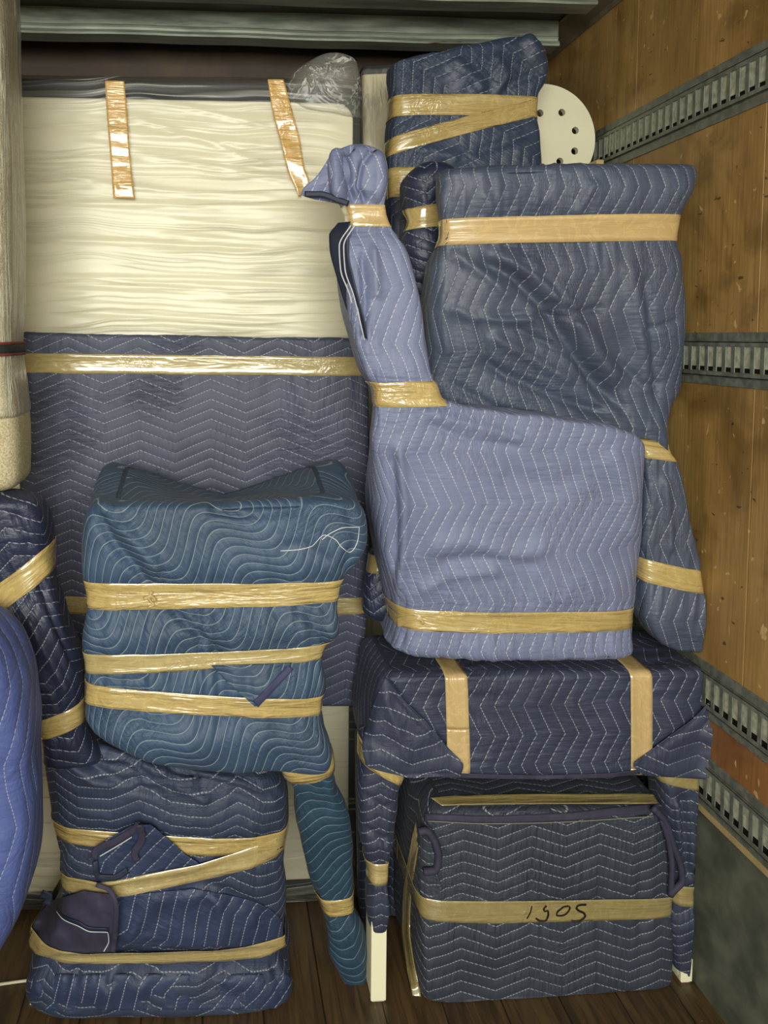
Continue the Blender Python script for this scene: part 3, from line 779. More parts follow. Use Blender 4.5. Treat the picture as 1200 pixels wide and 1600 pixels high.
# ------------------------------------------------------------------ linen piece far left
T = thing('linen_cushion', 'beige linen cushion in clear film at the left edge, above the navy post', 'cushion', tuple(P(-30, 766, 1.62)))
gl = loft('cushion', [(-160, -60, 9, -60, 1.62, .18), (-160, 200, 15, 200, 1.62, .18), (-160, 480, 20, 480, 1.62, .18), (-160, 545, 20, 545, 1.63, .16), (-160, 620, 29, 620, 1.62, .18), (-160, 700, 34, 700, 1.62, .18), (-160, 768, 34, 764, 1.62, .18)],
     M_linen, T, res=.012, capt=.03, capb=.03, n=5, kc=.3, nz=.002, drape=.001, seed=31)
gf = loft('stretch_film', [(-164, -64, 12, -64, 1.612, .196), (-164, 200, 19, 200, 1.612, .196), (-164, 480, 24, 470, 1.612, .196), (-164, 546, 21, 546, 1.622, .176), (-164, 600, 27, 600, 1.612, .19), (-164, 650, 34, 650, 1.612, .19)],
     M_film3, T, res=.009, capt=.03, capb=.01, n=5, kc=.3, nz=.0015, nzs=10, drape=.002, seed=32)
T2 = thing('ratchet_strap', 'black webbing strap with red edges round the beige cushion at the left edge', 'strap', tuple(P(-30, 546, 1.62)))
tape(gf, (-150, 550), (30, 545), 13, M_strapblk, T2, seed=1, name='webbing', lift=.004, rows=4, jit=0)
tape(gf, (-150, 541), (30, 536), 4, M_strapred, T2, seed=1, name='edging', lift=.004, rows=3, jit=0)
tape(gf, (-150, 559), (30, 554), 4, M_strapred, T2, seed=1, name='edging', lift=.004, rows=3, jit=0)

# ------------------------------------------------------------------ tall navy bundle at the top
T = thing('tall_bundle', 'tall navy quilted bundle reaching the roof bows, taped crosswise, left of the pierced disc', 'wrapped furniture', (.62, 2.22, 0))
gt = loft('blanket', [(622, 92, 826, 55, 2.13, .12), (612, 100, 850, 70, 2.13, .13), (610, 135, 857, 105, 2.13, .13), (611, 165, 846, 150, 2.13, .12), (611, 200, 845, 190, 2.13, .13), (610, 260, 847, 255, 2.13, .13),
     (612, 460, 845, 460, 2.13, .13), (615, 900, 845, 900, 2.13, .13), (618, 1392, 840, 1392, 2.13, .13)],
     M_top, T, res=.009, capt=.018, capb=.02, n=6, nz=.006, nzs=8, drape=.009, seed=41, zmin=.003,
     cinch=[(608, 165, 848, 165, 34, .006)],
     folds=[fold([(700, 90), (745, 130), (755, 150)], .014, 9), fold([(770, 85), (790, 120), (775, 148)], .012, 8), fold([(850, 110), (800, 130), (780, 150)], -.010, 6), fold([(740, 240), (840, 205)], -.008, 7),
            fold([(640, 230), (720, 250)], .01, 9), fold([(822, 55), (840, 90)], .015, 10)])
tape(gt, (608, 163), (850, 165), 32, M_tape2, T, seed=3, xr=(560, 900))
tape(gt, (608, 228), (850, 163), 26, M_tape2, T, seed=4)
tape(gt, (608, 283), (850, 290), 46, M_tape2, T, seed=5)

# disc with holes
T = thing('pierced_disc', 'round cream metal disc pierced by a ring of holes, beside the plywood wall', 'disc', (.93, 2.33, 0))
def disc():
    c = P(846, 219, 2.33); R_ = 85 * 2.33 / F; n = 96; y0_, y1_ = 2.322, 2.340
    holes = []
    hc = P(861, 216, 2.33)
    for k in range(8):
        a_ = math.radians(-52 + k * 44); holes.append((hc[0] + .075 * math.cos(a_), hc[2] + .075 * math.sin(a_)))
    hp = [(876, 177), (897, 205), (896, 237), (873, 253), (846, 262), (826, 200), (842, 178)]
    holes = [(P(a_, b_, 2.33)[0], P(a_, b_, 2.33)[2]) for (a_, b_) in hp]
    me = bpy.data.meshes.new('t')
    import bmesh
    bm = bmesh.new()
    loops = []
    def ring(cx_, cz_, r_, n_, y_): return [bm.verts.new((cx_ + r_ * math.cos(2 * math.pi * k / n_), y_, cz_ + r_ * math.sin(2 * math.pi * k / n_))) for k in range(n_)]
    edges = []
    outer = ring(c[0], c[2], R_, n, y0_)
    hs = [ring(hx, hz, .0105, 20, y0_) for hx, hz in holes]
    for r_ in [outer] + hs:
        for k in range(len(r_)): edges.append(bm.edges.new((r_[k], r_[(k + 1) % len(r_)])))
    bmesh.ops.triangle_fill(bm, use_beauty=True, use_dissolve=False, edges=edges)
    geom = bm.faces[:]
    ex = bmesh.ops.extrude_face_region(bm, geom=geom)
    bmesh.ops.translate(bm, verts=[v for v in ex['geom'] if isinstance(v, bmesh.types.BMVert)], vec=(0, y1_ - y0_, 0))
    bmesh.ops.recalc_face_normals(bm, faces=bm.faces[:])
    V = [tuple(v.co) for v in bm.verts]; bm.verts.index_update(); Fc = [[v.index for v in f.verts] for f in bm.faces]; bm.free()
    make('disc', V, Fc, M_disc, T, None, False)
    tube('stem', [(c[0] - .02, 2.352, c[2]), (c[0] - .02, 2.352, .8), (c[0] - .02, 2.352, .0)], .012, M_disc, T, 16)
disc()
T = thing('wooden_post', 'pale wooden piece whose end peeks out above the slate chair bundle by the wall', 'wood', (1.02, 2.3, 0))
V, Fc = boxes([(P(944, 257, 2.24)[0], 2.24, 0, min(1.075, P(974, 257, 2.24)[0]), 2.30, P(944, 249, 2.24)[2])])
o = make('post', V, Fc, M_wood, T, None, False); m = o.modifiers.new('b', 'BEVEL'); m.width = .003; m.segments = 2

# ------------------------------------------------------------------ dark table bundle (right, low)
YT = 1.735
T = thing('wrapped_table', 'dark navy quilted side table with cream feet, under the periwinkle chair bundle', 'table', (.7, 1.92, 0))
TT = T
gtb = loft('blanket', [(597, 1048, 1112, 1040, YT, .27), (588, 1065, 1119, 1056, YT, .27), (580, 1110, 1123, 1100, YT, .27), (574, 1150, 1122, 1150, YT, .27), (578, 1190, 1119, 1190, YT, .27), (590, 1210, 1112, 1208, YT, .27)],
     M_table, T, res=.0065, capt=.018, capb=.022, n=12, nz=.004, nzs=7, drape=.003, clampx=XW - .016, seed=51,
     cinch=[(713, 1030, 716, 1210, 36, .004), (1003, 1030, 1003, 1210, 36, .004)],
     folds=[fold([(600, 1060), (640, 1110), (690, 1160), (722, 1200)], -.012, 5), fold([(1122, 1090), (1070, 1140), (1000, 1195)], -.01, 5), fold([(600, 1080), (640, 1200)], .008, 7)])
# legs
gl1 = loft('leg_wrap', [(566, 1148, 650, 1180, YT + .005, .10), (566, 1195, 634, 1212, YT + .005, .095), (562, 1250, 624, 1250, YT + .005, .09), (564, 1300, 620, 1300, YT + .005, .09), (573, 1345, 612, 1345, YT + .008, .08), (577, 1370, 609, 1370, YT + .01, .07), (575, 1410, 610, 1410, YT + .008, .08), (577, 1440, 609, 1440, YT + .01, .07), (580, 1456, 606, 1456, YT + .012, .06)],
     M_tableleg, T, res=.006, capt=.02, capb=.006, n=3, nz=.004, nzs=10, drape=.006, uvmode='row', seed=52, cinch=[(570, 1370, 615, 1370, 34, .003)],
     folds=[fold([(566, 1240), (600, 1262), (622, 1255)], -.006, 4), fold([(566, 1290), (600, 1312), (622, 1300)], -.006, 4)])
gl2 = loft('leg_wrap', [(1030, 1195, 1116, 1190, YT + .005, .10), (1036, 1240, 1116, 1235, YT + .005, .10), (1044, 1300, 1115, 1300, YT + .005, .10), (1050, 1350, 1112, 1350, YT + .005, .095), (1053, 1405, 1109, 1405, YT + .008, .09), (1052, 1440, 1108, 1440, YT + .005, .09), (1054, 1490, 1106, 1490, YT + .005, .09), (1058, 1518, 1103, 1524, YT + .01, .085)],
     M_tableleg, T, res=.006, capt=.02, capb=.006, n=4, nz=.004, nzs=10, drape=.006, uvmode='row', seed=53, clampx=XW - .016, cinch=[(1045, 1405, 1115, 1405, 34, .003)],
     folds=[fold([(1066, 1235), (1072, 1300), (1078, 1380)], -.016, 6), fold([(1058, 1250), (1062, 1320)], .01, 5)])
for (xa, xb, hid) in ((558, 606, 1), (995, 1050, 2)):
    loft('leg_wrap', [(xa, 1150, xb, 1150, 2.0, .08), (xa + 2, 1300, xb - 2, 1300, 2.0, .08), (xa + 8, 1440, xb - 8, 1440, 2.0, .06), (xa + 10, 1464, xb - 10, 1464, 2.0, .05)], M_tableleg, T, res=.012, capt=.02, capb=0.005, n=3, nz=.003, uvmode='row', zmin=.003, seed=54)
tape(gl1, (560, 1178), (636, 1222), 30, M_tape2, T, seed=6, Y=YT)
tape([gl1], (570, 1371), (615, 1371), 38, M_tape, T, seed=7, Y=YT)
tape(gl2, (1030, 1214), (1120, 1228), 28, M_tape4, T, seed=8, Y=YT)
tape(gl2, (1040, 1404), (1115, 1404), 36, M_tape4, T, seed=9, Y=YT)
# cream legs showing below the wrap
def leg(xa, xb, ytop, Yl, dep, bow_=True):
    a_ = P(xa, 1500, Yl)[0]; b_ = P(xb, 1500, Yl)[0]; zt_ = P(xa, ytop, Yl)[2]; t_ = .007
    # flat C-shaped wooden upright: front face, two side webs set back
    V, Fc = boxes([(a_, Yl, .004, b_, Yl + .012, zt_), (a_, Yl + .012, .012, a_ + t_, Yl + dep, zt_), (b_ - t_, Yl + .012, .012, b_, Yl + dep, zt_), (a_, Yl + dep - .012, 0, b_, Yl + dep, zt_), (a_ + .003, Yl + .003, 0, b_ - .003, Yl + dep - .003, .012)])
    o = make('leg', V, Fc, M_paint, TT, None, False); o['label'] = 'cream painted leg end'
    m = o.modifiers.new('b', 'BEVEL'); m.width = .002; m.segments = 2
leg(580, 604, 1440, YT + .015, .075)
leg(1065, 1083, 1500, YT + .018, .08)
# upright tapes over the body
tape(gtb, (711, 1030), (718, 1215), 36, M_tape3, T, seed=10, Y=YT, w1=40) if False else None

def vtape(g, xt, xb, w0, seed, mat):
    # strap over top, down the front, round under: hull section in the x = const plane
    A = P(xt, 1040, YT); B = P(xb, 1205, YT); wm = w0 * YT / F; Vs = []; Us = []; angs = None
    for j in range(7):
        o_ = (j / 6 - .5) * wm
        xx = lambda z: A[0] + (B[0] - A[0]) * (A[2] - z) / (A[2] - B[2]) + o_
        dd = g.V[:, 0] - xx(g.V[:, 2]); a, b = g.E[:, 0], g.E[:, 1]; m = dd[a] * dd[b] < 0; a, b = a[m], b[m]
        f = dd[a] / (dd[a] - dd[b]); X = g.V[a] + f[:, None] * (g.V[b] - g.V[a]); h = hull(X[:, [1, 2]]); h2 = np.vstack([h, h[:1]]); c = (h.max(0) + h.min(0)) / 2
        if angs is None:
            dl = np.linalg.norm(np.diff(h2, axis=0), axis=1); cu = np.concatenate([[0], np.cumsum(dl)]); M = int(cu[-1] / .008); q = np.linspace(0, cu[-1], M + 1)
            sm = np.stack([np.interp(q, cu, h2[:, 0]), np.interp(q, cu, h2[:, 1])], 1) - c; angs = np.arctan2(sm[:, 1], sm[:, 0]); arcs = q
        r = []
        for an in angs:
            d = np.array([math.cos(an), math.sin(an)]); e_ = h2[1:] - h; r0 = h - c; den = d[0] * e_[:, 1] - d[1] * e_[:, 0]
            with np.errstate(divide='ignore', invalid='ignore'):
                s = (r0[:, 0] * e_[:, 1] - r0[:, 1] * e_[:, 0]) / den; uu = (r0[:, 0] * d[1] - r0[:, 1] * d[0]) / den
            ok = (uu >= -1e-6) & (uu <= 1 + 1e-6) & (s > 0); r.append(c + d * (s[ok].max() + .002))
        r = np.array(r); Vs.append(np.stack([xx(r[:, 1]), r[:, 0], r[:, 1]], 1)); Us.append(np.stack([arcs, np.full(len(arcs), o_)], 1))
    M = len(Vs[0]); Fc = [(j * M + k, j * M + k + 1, (j + 1) * M + k + 1, (j + 1) * M + k) for j in range(6) for k in range(M - 1)]
    o = make('tape_band', np.vstack(Vs), Fc, mat, TT, np.vstack(Us) + seed)
    m = o.modifiers.new('t', 'SOLIDIFY'); m.thickness = .0004
vtape(gtb, 713, 717, 37, 1, M_tape3); vtape(gtb, 1003, 1003, 37, 3, M_tape3)
# corner flaps folded like an envelope over the front
tg = [gtb, gl1, gl2]
drape('blanket_flap', tg, [(602, 1058, 606, 1058), (588, 1090, 630, 1092), (574, 1130, 668, 1130), (566, 1165, 700, 1168), (572, 1195, 724, 1196), (640, 1216, 720, 1212)], M_tableflap, T, lift=.010, thick=.014, Y=YT, smooth_it=6, nz=.004,
      curl=lambda s, t: .006 * t**4)
drape('blanket_flap', tg, [(1118, 1084, 1121, 1084), (1086, 1120, 1121, 1120), (1046, 1150, 1120, 1152), (1004, 1182, 1119, 1186), (990, 1196, 1116, 1206), (1006, 1212, 1104, 1218)], M_tableflap, T, lift=.010, thick=.014, Y=YT, smooth_it=6, nz=.004,
      curl=lambda s, t: .006 * (1 - t)**4)
strip('hem', tg, [(640, 1208), (720, 1212), (830, 1214), (940, 1212), (1000, 1206)], 7, M_bind, T, lift=.006, thick=.008, Y=YT)
strip('tape_scrap', tg, [(1109, 1134), (1106, 1150), (1109, 1162), (1104, 1170)], 9, M_tape2, T, depth=YT - .006, lift=.0, thick=.0008, Y=YT)

# ------------------------------------------------------------------ box bundle with marker writing
YX = 1.738
T = thing('wrapped_box', 'charcoal navy quilted box with 1305 in marker on its tape, under the dark table', 'box', (.56, 1.9, 0))
gb = loft('blanket', [(672, 1256, 1036, 1253, YX, .33), (660, 1275, 1046, 1272, YX, .33), (652, 1330, 1050, 1330, YX, .33), (651, 1400, 1051, 1400, YX, .33), (652, 1500, 1050, 1500, YX, .33), (656, 1560, 1046, 1560, YX, .33), (668, 1584, 1034, 1584, YX, .33)],
     M_box, T, res=.0065, capt=.022, capb=.03, n=11, nz=.004, nzs=6, drape=.002, seed=61, zmin=.002,
     cinch=[(648, 1424, 1052, 1422, 38, .004)],
     folds=[fold([(690, 1300), (700, 1420)], -.004, 5), fold([(665, 1440), (668, 1560)], .006, 5)])
tb = tape(gb, (648, 1426), (1052, 1421), 37, M_tape4, T, seed=11, Y=YX, rows=9, jit=.0006)
drape('tape_band', [gb], [(672, 1246, 690, 1259), (720, 1243, 722, 1258), (900, 1240, 900, 1256), (1020, 1240, 1030, 1256)], M_tape4, T, lift=.003, thick=.0006, Y=YX, uvrot=None, smooth_it=8)
strip('tape_band', [gb], [(668, 1256), (655, 1290), (643, 1350), (636, 1400), (634, 1450), (640, 1500), (652, 1560)], 13, M_tape4, T, lift=.004, thick=.0006, Y=YX, smooth_it=10)
strip('hem', [gb], [(664, 1277), (760, 1281), (830, 1279), (900, 1275), (960, 1268), (1030, 1262)], 13, M_bind, T, lift=.004, thick=.008, Y=YX, smooth_it=6)
strip('hem', [gb], [(668, 1283), (760, 1287), (840, 1286), (1020, 1276)], 1.2, M_hemthread, T, lift=.0145, thick=.001, Y=YX, res=.01)
# loose binding loop on the right, curl on the left
bz = lambda pts, d=0.0: [P(a_, b_, YX - .008 - d) for a_, b_ in pts]
tube('binding_loop', bz([(1020, 1262), (1040, 1285), (1052, 1320), (1064, 1355), (1066, 1375), (1052, 1392), (1047, 1398)]), .008, M_bind, T, 8)
tube('binding_loop', bz([(1034, 1280), (1046, 1320), (1050, 1360), (1048, 1400)], -.002), .007, M_bind, T, 8)
tube('binding_loop', bz([(654, 1300), (664, 1298), (679, 1315), (685, 1340), (680, 1360), (662, 1362)], 0), .009, M_bind, T, 8)
drape('blanket_flap', [gb], [(655, 1296, 672, 1296), (654, 1330, 684, 1330), (655, 1360, 682, 1358), (655, 1385, 690, 1390), (660, 1400, 676, 1402)], M_box, T, lift=.008, thick=.008, Y=YX, smooth_it=3, curl=lambda s, t: .008 * t**3)
# handwriting, one stroke set, on the tape
cv = lambda pts: [(760 + a_ / 5.455, 1380 + b_ / 5.455) for a_, b_ in pts]
for nm, pts, wd in (('digit', [(388, 195), (378, 240), (362, 275), (345, 303)], 2.2), ('digit', [(512, 190), (500, 205), (488, 222), (500, 240), (522, 236), (528, 262), (520, 295), (498, 322), (465, 322), (435, 310), (420, 296)], 3.2),
               ('digit', [(700, 195), (665, 200), (630, 222), (603, 250), (598, 272), (630, 278), (668, 268), (698, 240), (712, 210), (700, 194)], 3.0), ('digit', [(852, 184), (815, 184), (780, 192), (768, 212), (790, 236), (828, 254), (842, 278), (820, 305), (780, 324), (745, 326), (724, 316)], 3.6)):
    strip(nm, [tb], cv(pts), wd, M_ink, tb.o, lift=.0012, thick=.0004, Y=YX, res=.002, smooth_it=0, label='dark brown marker stroke')
# small dark wad of blanket left of the box
T = thing('crumpled_blanket', 'small dark crumpled blanket on the floor behind the left side of the taped box', 'blanket', (.42, 2.06, 0))
loft('blanket', [(608, 1290, 632, 1290, 2.02, .08), (606, 1340, 638, 1340, 2.02, .08), (604, 1420, 640, 1420, 2.02, .08), (606, 1470, 640, 1470, 2.02, .08)], M_tableleg, T, res=.01, n=3, nz=.012, drape=.012, seed=66, zmin=.003)

# ------------------------------------------------------------------ slate chair bundle (upper right)
T = thing('wrapped_chair', 'slate blue quilted chair bundle with a flat tape band, topmost beside the plywood wall', 'wrapped furniture', tuple(P(1075, 1018, 1.78)))
gs = loft('blanket', [(692, 262, 1090, 252, 1.735, .10), (690, 285, 1092, 275, 1.735, .11), (690, 320, 1082, 315, 1.74, .11), (690, 362, 1068, 356, 1.75, .10), (686, 385, 1064, 378, 1.755, .12), (674, 420, 1072, 400, 1.76, .15), (668, 480, 1073, 470, 1.77, .17),
     (668, 550, 1068, 550, 1.79, .17), (672, 600, 1066, 605, 1.80, .16), (700, 640, 1052, 632, 1.80, .13), (800, 664, 1047, 660, 1.79, .09), (960, 690, 1046, 684, 1.775, .07), (1004, 704, 1044, 698, 1.765, .06), (1006, 740, 1058, 730, 1.76, .08), (1005, 800, 1078, 795, 1.755, .09),
     (1004, 860, 1092, 860, 1.755, .09), (1004, 905, 1099, 910, 1.758, .085), (1010, 960, 1108, 955, 1.755, .09), (1030, 1000, 1112, 1000, 1.76, .08), (1066, 1020, 1108, 1020, 1.765, .06)],
     M_slate, T, res=.006, capt=.022, capb=.02, n=5, kc=.2, nz=.008, nzs=7, drape=.007, clampx=XW - .004, seed=71,
     cinch=[(688, 362, 1070, 356, 42, .007), (1000, 702, 1048, 702, 34, .002), (1000, 893, 1102, 912, 38, .004)],
     folds=[fold([(735, 400), (800, 430), (850, 480), (890, 540), (935, 600), (985, 650)], -.020, 9), fold([(760, 390), (830, 425), (885, 480), (925, 540), (975, 610)], .018, 15),
            fold([(745, 490), (790, 500), (840, 495)], .013, 8), fold([(700, 480), (750, 500)], .008, 9), fold([(760, 520), (830, 560), (900, 600)], .012, 10), fold([(740, 560), (800, 590), (880, 625), (960, 650)], -.013, 8), fold([(850, 470), (900, 490), (950, 480)], -.009, 7),
            fold([(700, 390), (760, 430), (800, 470)], .008, 8), fold([(980, 400), (1000, 500), (1010, 620)], .010, 12), fold([(1010, 420), (1015, 520), (1030, 640)], -.009, 7), fold([(690, 590), (780, 640), (1000, 690)], -.008, 6),
            fold([(760, 300), (770, 340)], .006, 8), fold([(930, 280), (900, 340)], .008, 9), fold([(690, 450), (700, 560)], .006, 9), fold([(1040, 740), (1050, 870)], .008, 8), fold([(740, 492), (850, 492), (925, 500)], -.009, 4), fold([(745, 500), (760, 560), (800, 600)], -.007, 4), fold([(800, 400), (860, 440), (900, 500)], -.008, 5), fold([(790, 505), (900, 560), (950, 640)], -.009, 5), fold([(960, 560), (1000, 600), (1040, 600)], -.007, 5), fold([(1000, 520), (1060, 500)], -.007, 4)])
tape(gs, (686, 361), (1072, 354), 41, M_tape3, T, seed=12, Y=1.75, jit=.0008)
tape(gs, (1000, 700), (1050, 706), 32, M_tape2, T, seed=13, Y=1.765)
tape(gs, (1000, 892), (1104, 912), 38, M_tape2, T, seed=14, Y=1.755)
gs2 = loft('leg_wrap', [(648, 258, 705, 252, 1.93, .09), (634, 290, 715, 285, 1.93, .11), (633, 325, 715, 320, 1.93, .10), (640, 345, 715, 340, 1.93, .08), (632, 375, 720, 370, 1.93, .10), (634, 450, 720, 450, 1.94, .11), (638, 560, 720, 560, 1.95, .11), (640, 640, 710, 640, 1.95, .09)],
     M_post, T, res=.008, n=3, kc=.3, nz=.008, drape=.010, seed=72, cinch=[(630, 340, 715, 336, 32, .004)])
tape(gs2, (628, 342), (715, 333), 34, M_tape2, T, seed=15, Y=1.93)

# ------------------------------------------------------------------ periwinkle chair bundle
T = thing('wrapped_chair', 'periwinkle blue quilted chair bundle with a tied upright post, standing on the dark table', 'wrapped furniture', tuple(P(800, 1026, 1.78)))
gk = loft('blanket', [(540, 222, 580, 220, 1.70, .07), (522, 238, 600, 236, 1.695, .10), (516, 265, 608, 262, 1.69, .12), (520, 295, 611, 292, 1.69, .12), (534, 318, 611, 316, 1.70, .10), (540, 338, 614, 338, 1.705, .09), (540, 356, 620, 356, 1.70, .10), (532, 385, 636, 382, 1.69, .12),
     (533, 430, 652, 430, 1.685, .13), (540, 490, 664, 488, 1.685, .13), (556, 545, 667, 540, 1.685, .13), (572, 585, 671, 578, 1.685, .12), (586, 612, 684, 603, 1.69, .10), (588, 636, 692, 622, 1.69, .10), (587, 652, 790, 640, 1.685, .10), (586, 668, 930, 660, 1.685, .10), (584, 690, 1000, 680, 1.685, .10), (584, 715, 1014, 705, 1.69, .13),
     (588, 770, 1016, 760, 1.70, .20), (596, 840, 1014, 830, 1.715, .26), (604, 900, 1008, 900, 1.73, .28), (612, 940, 1002, 945, 1.735, .28), (617, 972, 1000, 972, 1.74, .27), (612, 1000, 1000, 1004, 1.74, .28), (608, 1022, 998, 1030, 1.745, .26)],
     M_peri, T, res=.006, capt=.03, capb=.02, n=5, kc=.12, nz=.007, nzs=6, drape=.005, seed=81,
     cinch=[(530, 336, 620, 338, 32, .006), (575, 622, 692, 618, 34, .003), (608, 974, 1003, 974, 38, .006)],
     folds=[fold([(552, 216), (540, 240), (546, 280), (550, 322)], -.022, 6), fold([(590, 222), (566, 255), (560, 290), (575, 322)], -.014, 4), fold([(524, 225), (522, 260), (530, 320)], .012, 9), fold([(590, 235), (596, 280), (590, 320)], .008, 9), fold([(566, 390), (572, 470), (566, 540)], -.012, 6), fold([(584, 380), (590, 470)], .010, 8),
            fold([(620, 680), (632, 780), (632, 860), (622, 940)], .014, 8), fold([(612, 700), (618, 800), (616, 900)], -.010, 5), fold([(650, 640), (750, 668), (830, 690)], .008, 10), fold([(660, 660), (740, 690), (820, 700)], -.006, 7),
            fold([(660, 860), (730, 845), (800, 870), (870, 850)], .010, 16), fold([(680, 880), (760, 872), (850, 885)], -.008, 10), fold([(950, 700), (985, 760), (990, 850)], .008, 18), fold([(780, 740), (860, 760), (920, 740)], -.006, 18),
            fold([(650, 930), (700, 900), (790, 890)], .008, 10)])
tape(gk, (528, 335), (622, 336), 34, M_tape3, T, seed=16, Y=1.70)
tape(gk, (578, 617), (694, 615), 40, M_tape2, T, seed=17, Y=1.69, xr=(560, 700))
tape(gk, (606, 973), (1004, 973), 36, M_tape2, T, seed=18, Y=1.74)
# loose dark hem turning out beside the post
drape('blanket_flap', [gk], [(514, 246, 535, 240), (504, 262, 545, 256), (492, 278, 548, 274), (474, 294, 548, 290), (470, 304, 548, 310), (492, 312, 548, 322)], M_peri, T, lift=.006, thick=.014, depth=1.72, Y=1.72, curl=lambda s, t: .02 * t * np.sin(s * 5))
strip('hem', [gk], [(476, 303), (500, 303), (528, 312), (545, 318)], 9, M_inner, T, depth=1.705, lift=.01, thick=.012, Y=1.70)
gkf = drape('blanket_flap', [gk], [(528, 348, 548, 346), (514, 368, 545, 362), (515, 390, 545, 392), (525, 430, 552, 430), (537, 470, 562, 470), (549, 505, 572, 510), (562, 535, 576, 540)], M_inner, T, depth=1.715, lift=.0, thick=.012, Y=1.70, curl=lambda s, t: .03 * t)
strip('hem', [gkf], [(548, 352), (530, 385), (532, 420), (546, 460), (556, 500), (566, 535)], 2, M_threadw, gkf.o, lift=.004, thick=.001, Y=1.70)
strip('hem', [gkf], [(554, 352), (537, 385), (539, 420), (552, 460), (562, 500), (570, 535)], 2, M_threadw, gkf.o, lift=.004, thick=.001, Y=1.70)
gk2 = loft('leg_wrap', [(584, 850, 622, 850, 1.91, .07), (580, 880, 625, 880, 1.91, .07), (572, 930, 640, 930, 1.90, .08), (570, 962, 650, 966, 1.90, .08), (578, 976, 640, 978, 1.90, .07)], M_post, T, res=.008, n=3, nz=.006, drape=.008, seed=83)
tape(gk2, (574, 884), (630, 878), 28, M_tape4, T, seed=19, Y=1.91)
strip('tape_scrap', [gk], [(620, 972), (640, 968), (656, 966), (662, 976)], 16, M_tape2, T, lift=.005, thick=.0008, Y=1.74, w1=4)

# ------------------------------------------------------------------ lower left navy chair bundle
T = thing('wrapped_chair', 'navy quilted chair bundle with a loose folded corner, on the floor at lower left', 'wrapped furniture', (-.05, 1.86, 0))
gc = loft('blanket', [(74, 1160, 400, 1196, 1.70, .27), (66, 1195, 436, 1222, 1.69, .29), (68, 1240, 450, 1256, 1.69, .30), (72, 1300, 454, 1300, 1.70, .30), (80, 1350, 455, 1350, 1.71, .30), (86, 1400, 455, 1400, 1.715, .30), (84, 1440, 455, 1440, 1.72, .30), (66, 1475, 452, 1478, 1.73, .28),
     (52, 1502, 451, 1500, 1.735, .27), (38, 1530, 462, 1522, 1.73, .28), (34, 1560, 461, 1552, 1.735, .28), (48, 1584, 445, 1580, 1.745, .26)],
     M_chair, T, res=.0065, capt=.035, capb=.03, n=5, nz=.010, nzs=6, drape=.007, seed=91, zmin=.002,
     cinch=[(60, 1316, 456, 1330, 30, .006), (48, 1502, 456, 1500, 28, .008)],
     folds=[fold([(120, 1180), (190, 1225), (260, 1240)], -.012, 8), fold([(140, 1165), (230, 1200), (320, 1230)], .012, 9), fold([(250, 1200), (330, 1222), (430, 1250)], -.012, 7), fold([(270, 1225), (330, 1250)], .012, 8),
            fold([(250, 1400), (320, 1380), (400, 1420), (440, 1480)], -.010, 9), fold([(330, 1390), (350, 1440), (340, 1490)], .012, 10), fold([(190, 1480), (240, 1400), (330, 1395)], .010, 12), fold([(160, 1390), (180, 1490)], -.009, 7),
            fold([(120, 1510), (110, 1580)], -.010, 6), fold([(180, 1510), (160, 1585)], .010, 8), fold([(240, 1508), (230, 1580)], -.006, 6), fold([(350, 1505), (330, 1540), (380, 1570)], -.008, 8), fold([(430, 1505), (440, 1560)], -.008, 6), fold([(150, 1180), (200, 1190), (240, 1215)], -.012, 5), fold([(180, 1220), (260, 1215), (330, 1235)], -.010, 5), fold([(90, 1180), (150, 1220), (220, 1230)], .012, 7), fold([(300, 1205), (380, 1225), (440, 1260)], .010, 8)])
tape(gc, (70, 1312), (458, 1328), 30, M_tape2, T, seed=20, Y=1.70, w1=36)
# lower region has its stitching on the skew
sk1 = drape('blanket_flap', [gc], [(190, 1400, 300, 1388), (175, 1440, 400, 1410), (168, 1460, 440, 1440), (160, 1480, 444, 1478)], M_chairlow, T, lift=.006, thick=.008, Y=1.72, smooth_it=4, nz=.006, seed=3)
sk2 = drape('blanket_flap', [gc], [(56, 1522, 448, 1522), (48, 1536, 455, 1530), (46, 1560, 452, 1556), (75, 1580, 430, 1576)], M_chairlow, T, lift=.002, thick=.006, Y=1.73, smooth_it=2, nz=.010, seed=5)
# loose corner of the blanket standing out over the tape
fl1 = drape('blanket_flap', [gc], [(205, 1290, 235, 1288), (150, 1325, 262, 1310), (146, 1340, 290, 1335), (150, 1362, 312, 1352), (160, 1385, 300, 1362)], M_chairlow, T, lift=.012, thick=.012, Y=1.70, smooth_it=8, curl=lambda s, t: .035 * (1 - s) * (1 - np.abs(t - .4)))
strip('hem', [fl1], [(146, 1342), (150, 1330), (180, 1315), (205, 1300), (218, 1289)], 12, M_bind, fl1.o, lift=.006, thick=.008, Y=1.70)
strip('hem', [fl1], [(218, 1289), (222, 1310), (210, 1335), (214, 1346)], 12, M_bind, fl1.o, lift=.010, thick=.008, Y=1.70)
strip('hem', [fl1], [(148, 1345), (154, 1370), (150, 1338), (200, 1334), (214, 1336)][:2] + [(176, 1372), (200, 1360)], 10, M_inner, fl1.o, lift=.007, thick=.008, Y=1.70)
strip('hem', [fl1], [(156, 1338), (180, 1324), (206, 1308)], 1.6, M_threadw, fl1.o, lift=.018, thick=.001, Y=1.70)
fl2 = drape('blanket_flap', [gc], [(78, 1408, 130, 1392), (60, 1430, 176, 1400), (50, 1452, 180, 1430), (48, 1474, 178, 1462), (52, 1492, 172, 1488)], M_bind, T, lift=.020, thick=.012, Y=1.71, smooth_it=8, curl=lambda s, t: .02 * np.sin(s * 3.1), nz=.008, seed=8)
strip('hem', [fl2], [(86, 1420), (96, 1432), (120, 1442), (140, 1452), (170, 1454)], 7, M_inner, fl2.o, lift=.006, thick=.006, Y=1.70)
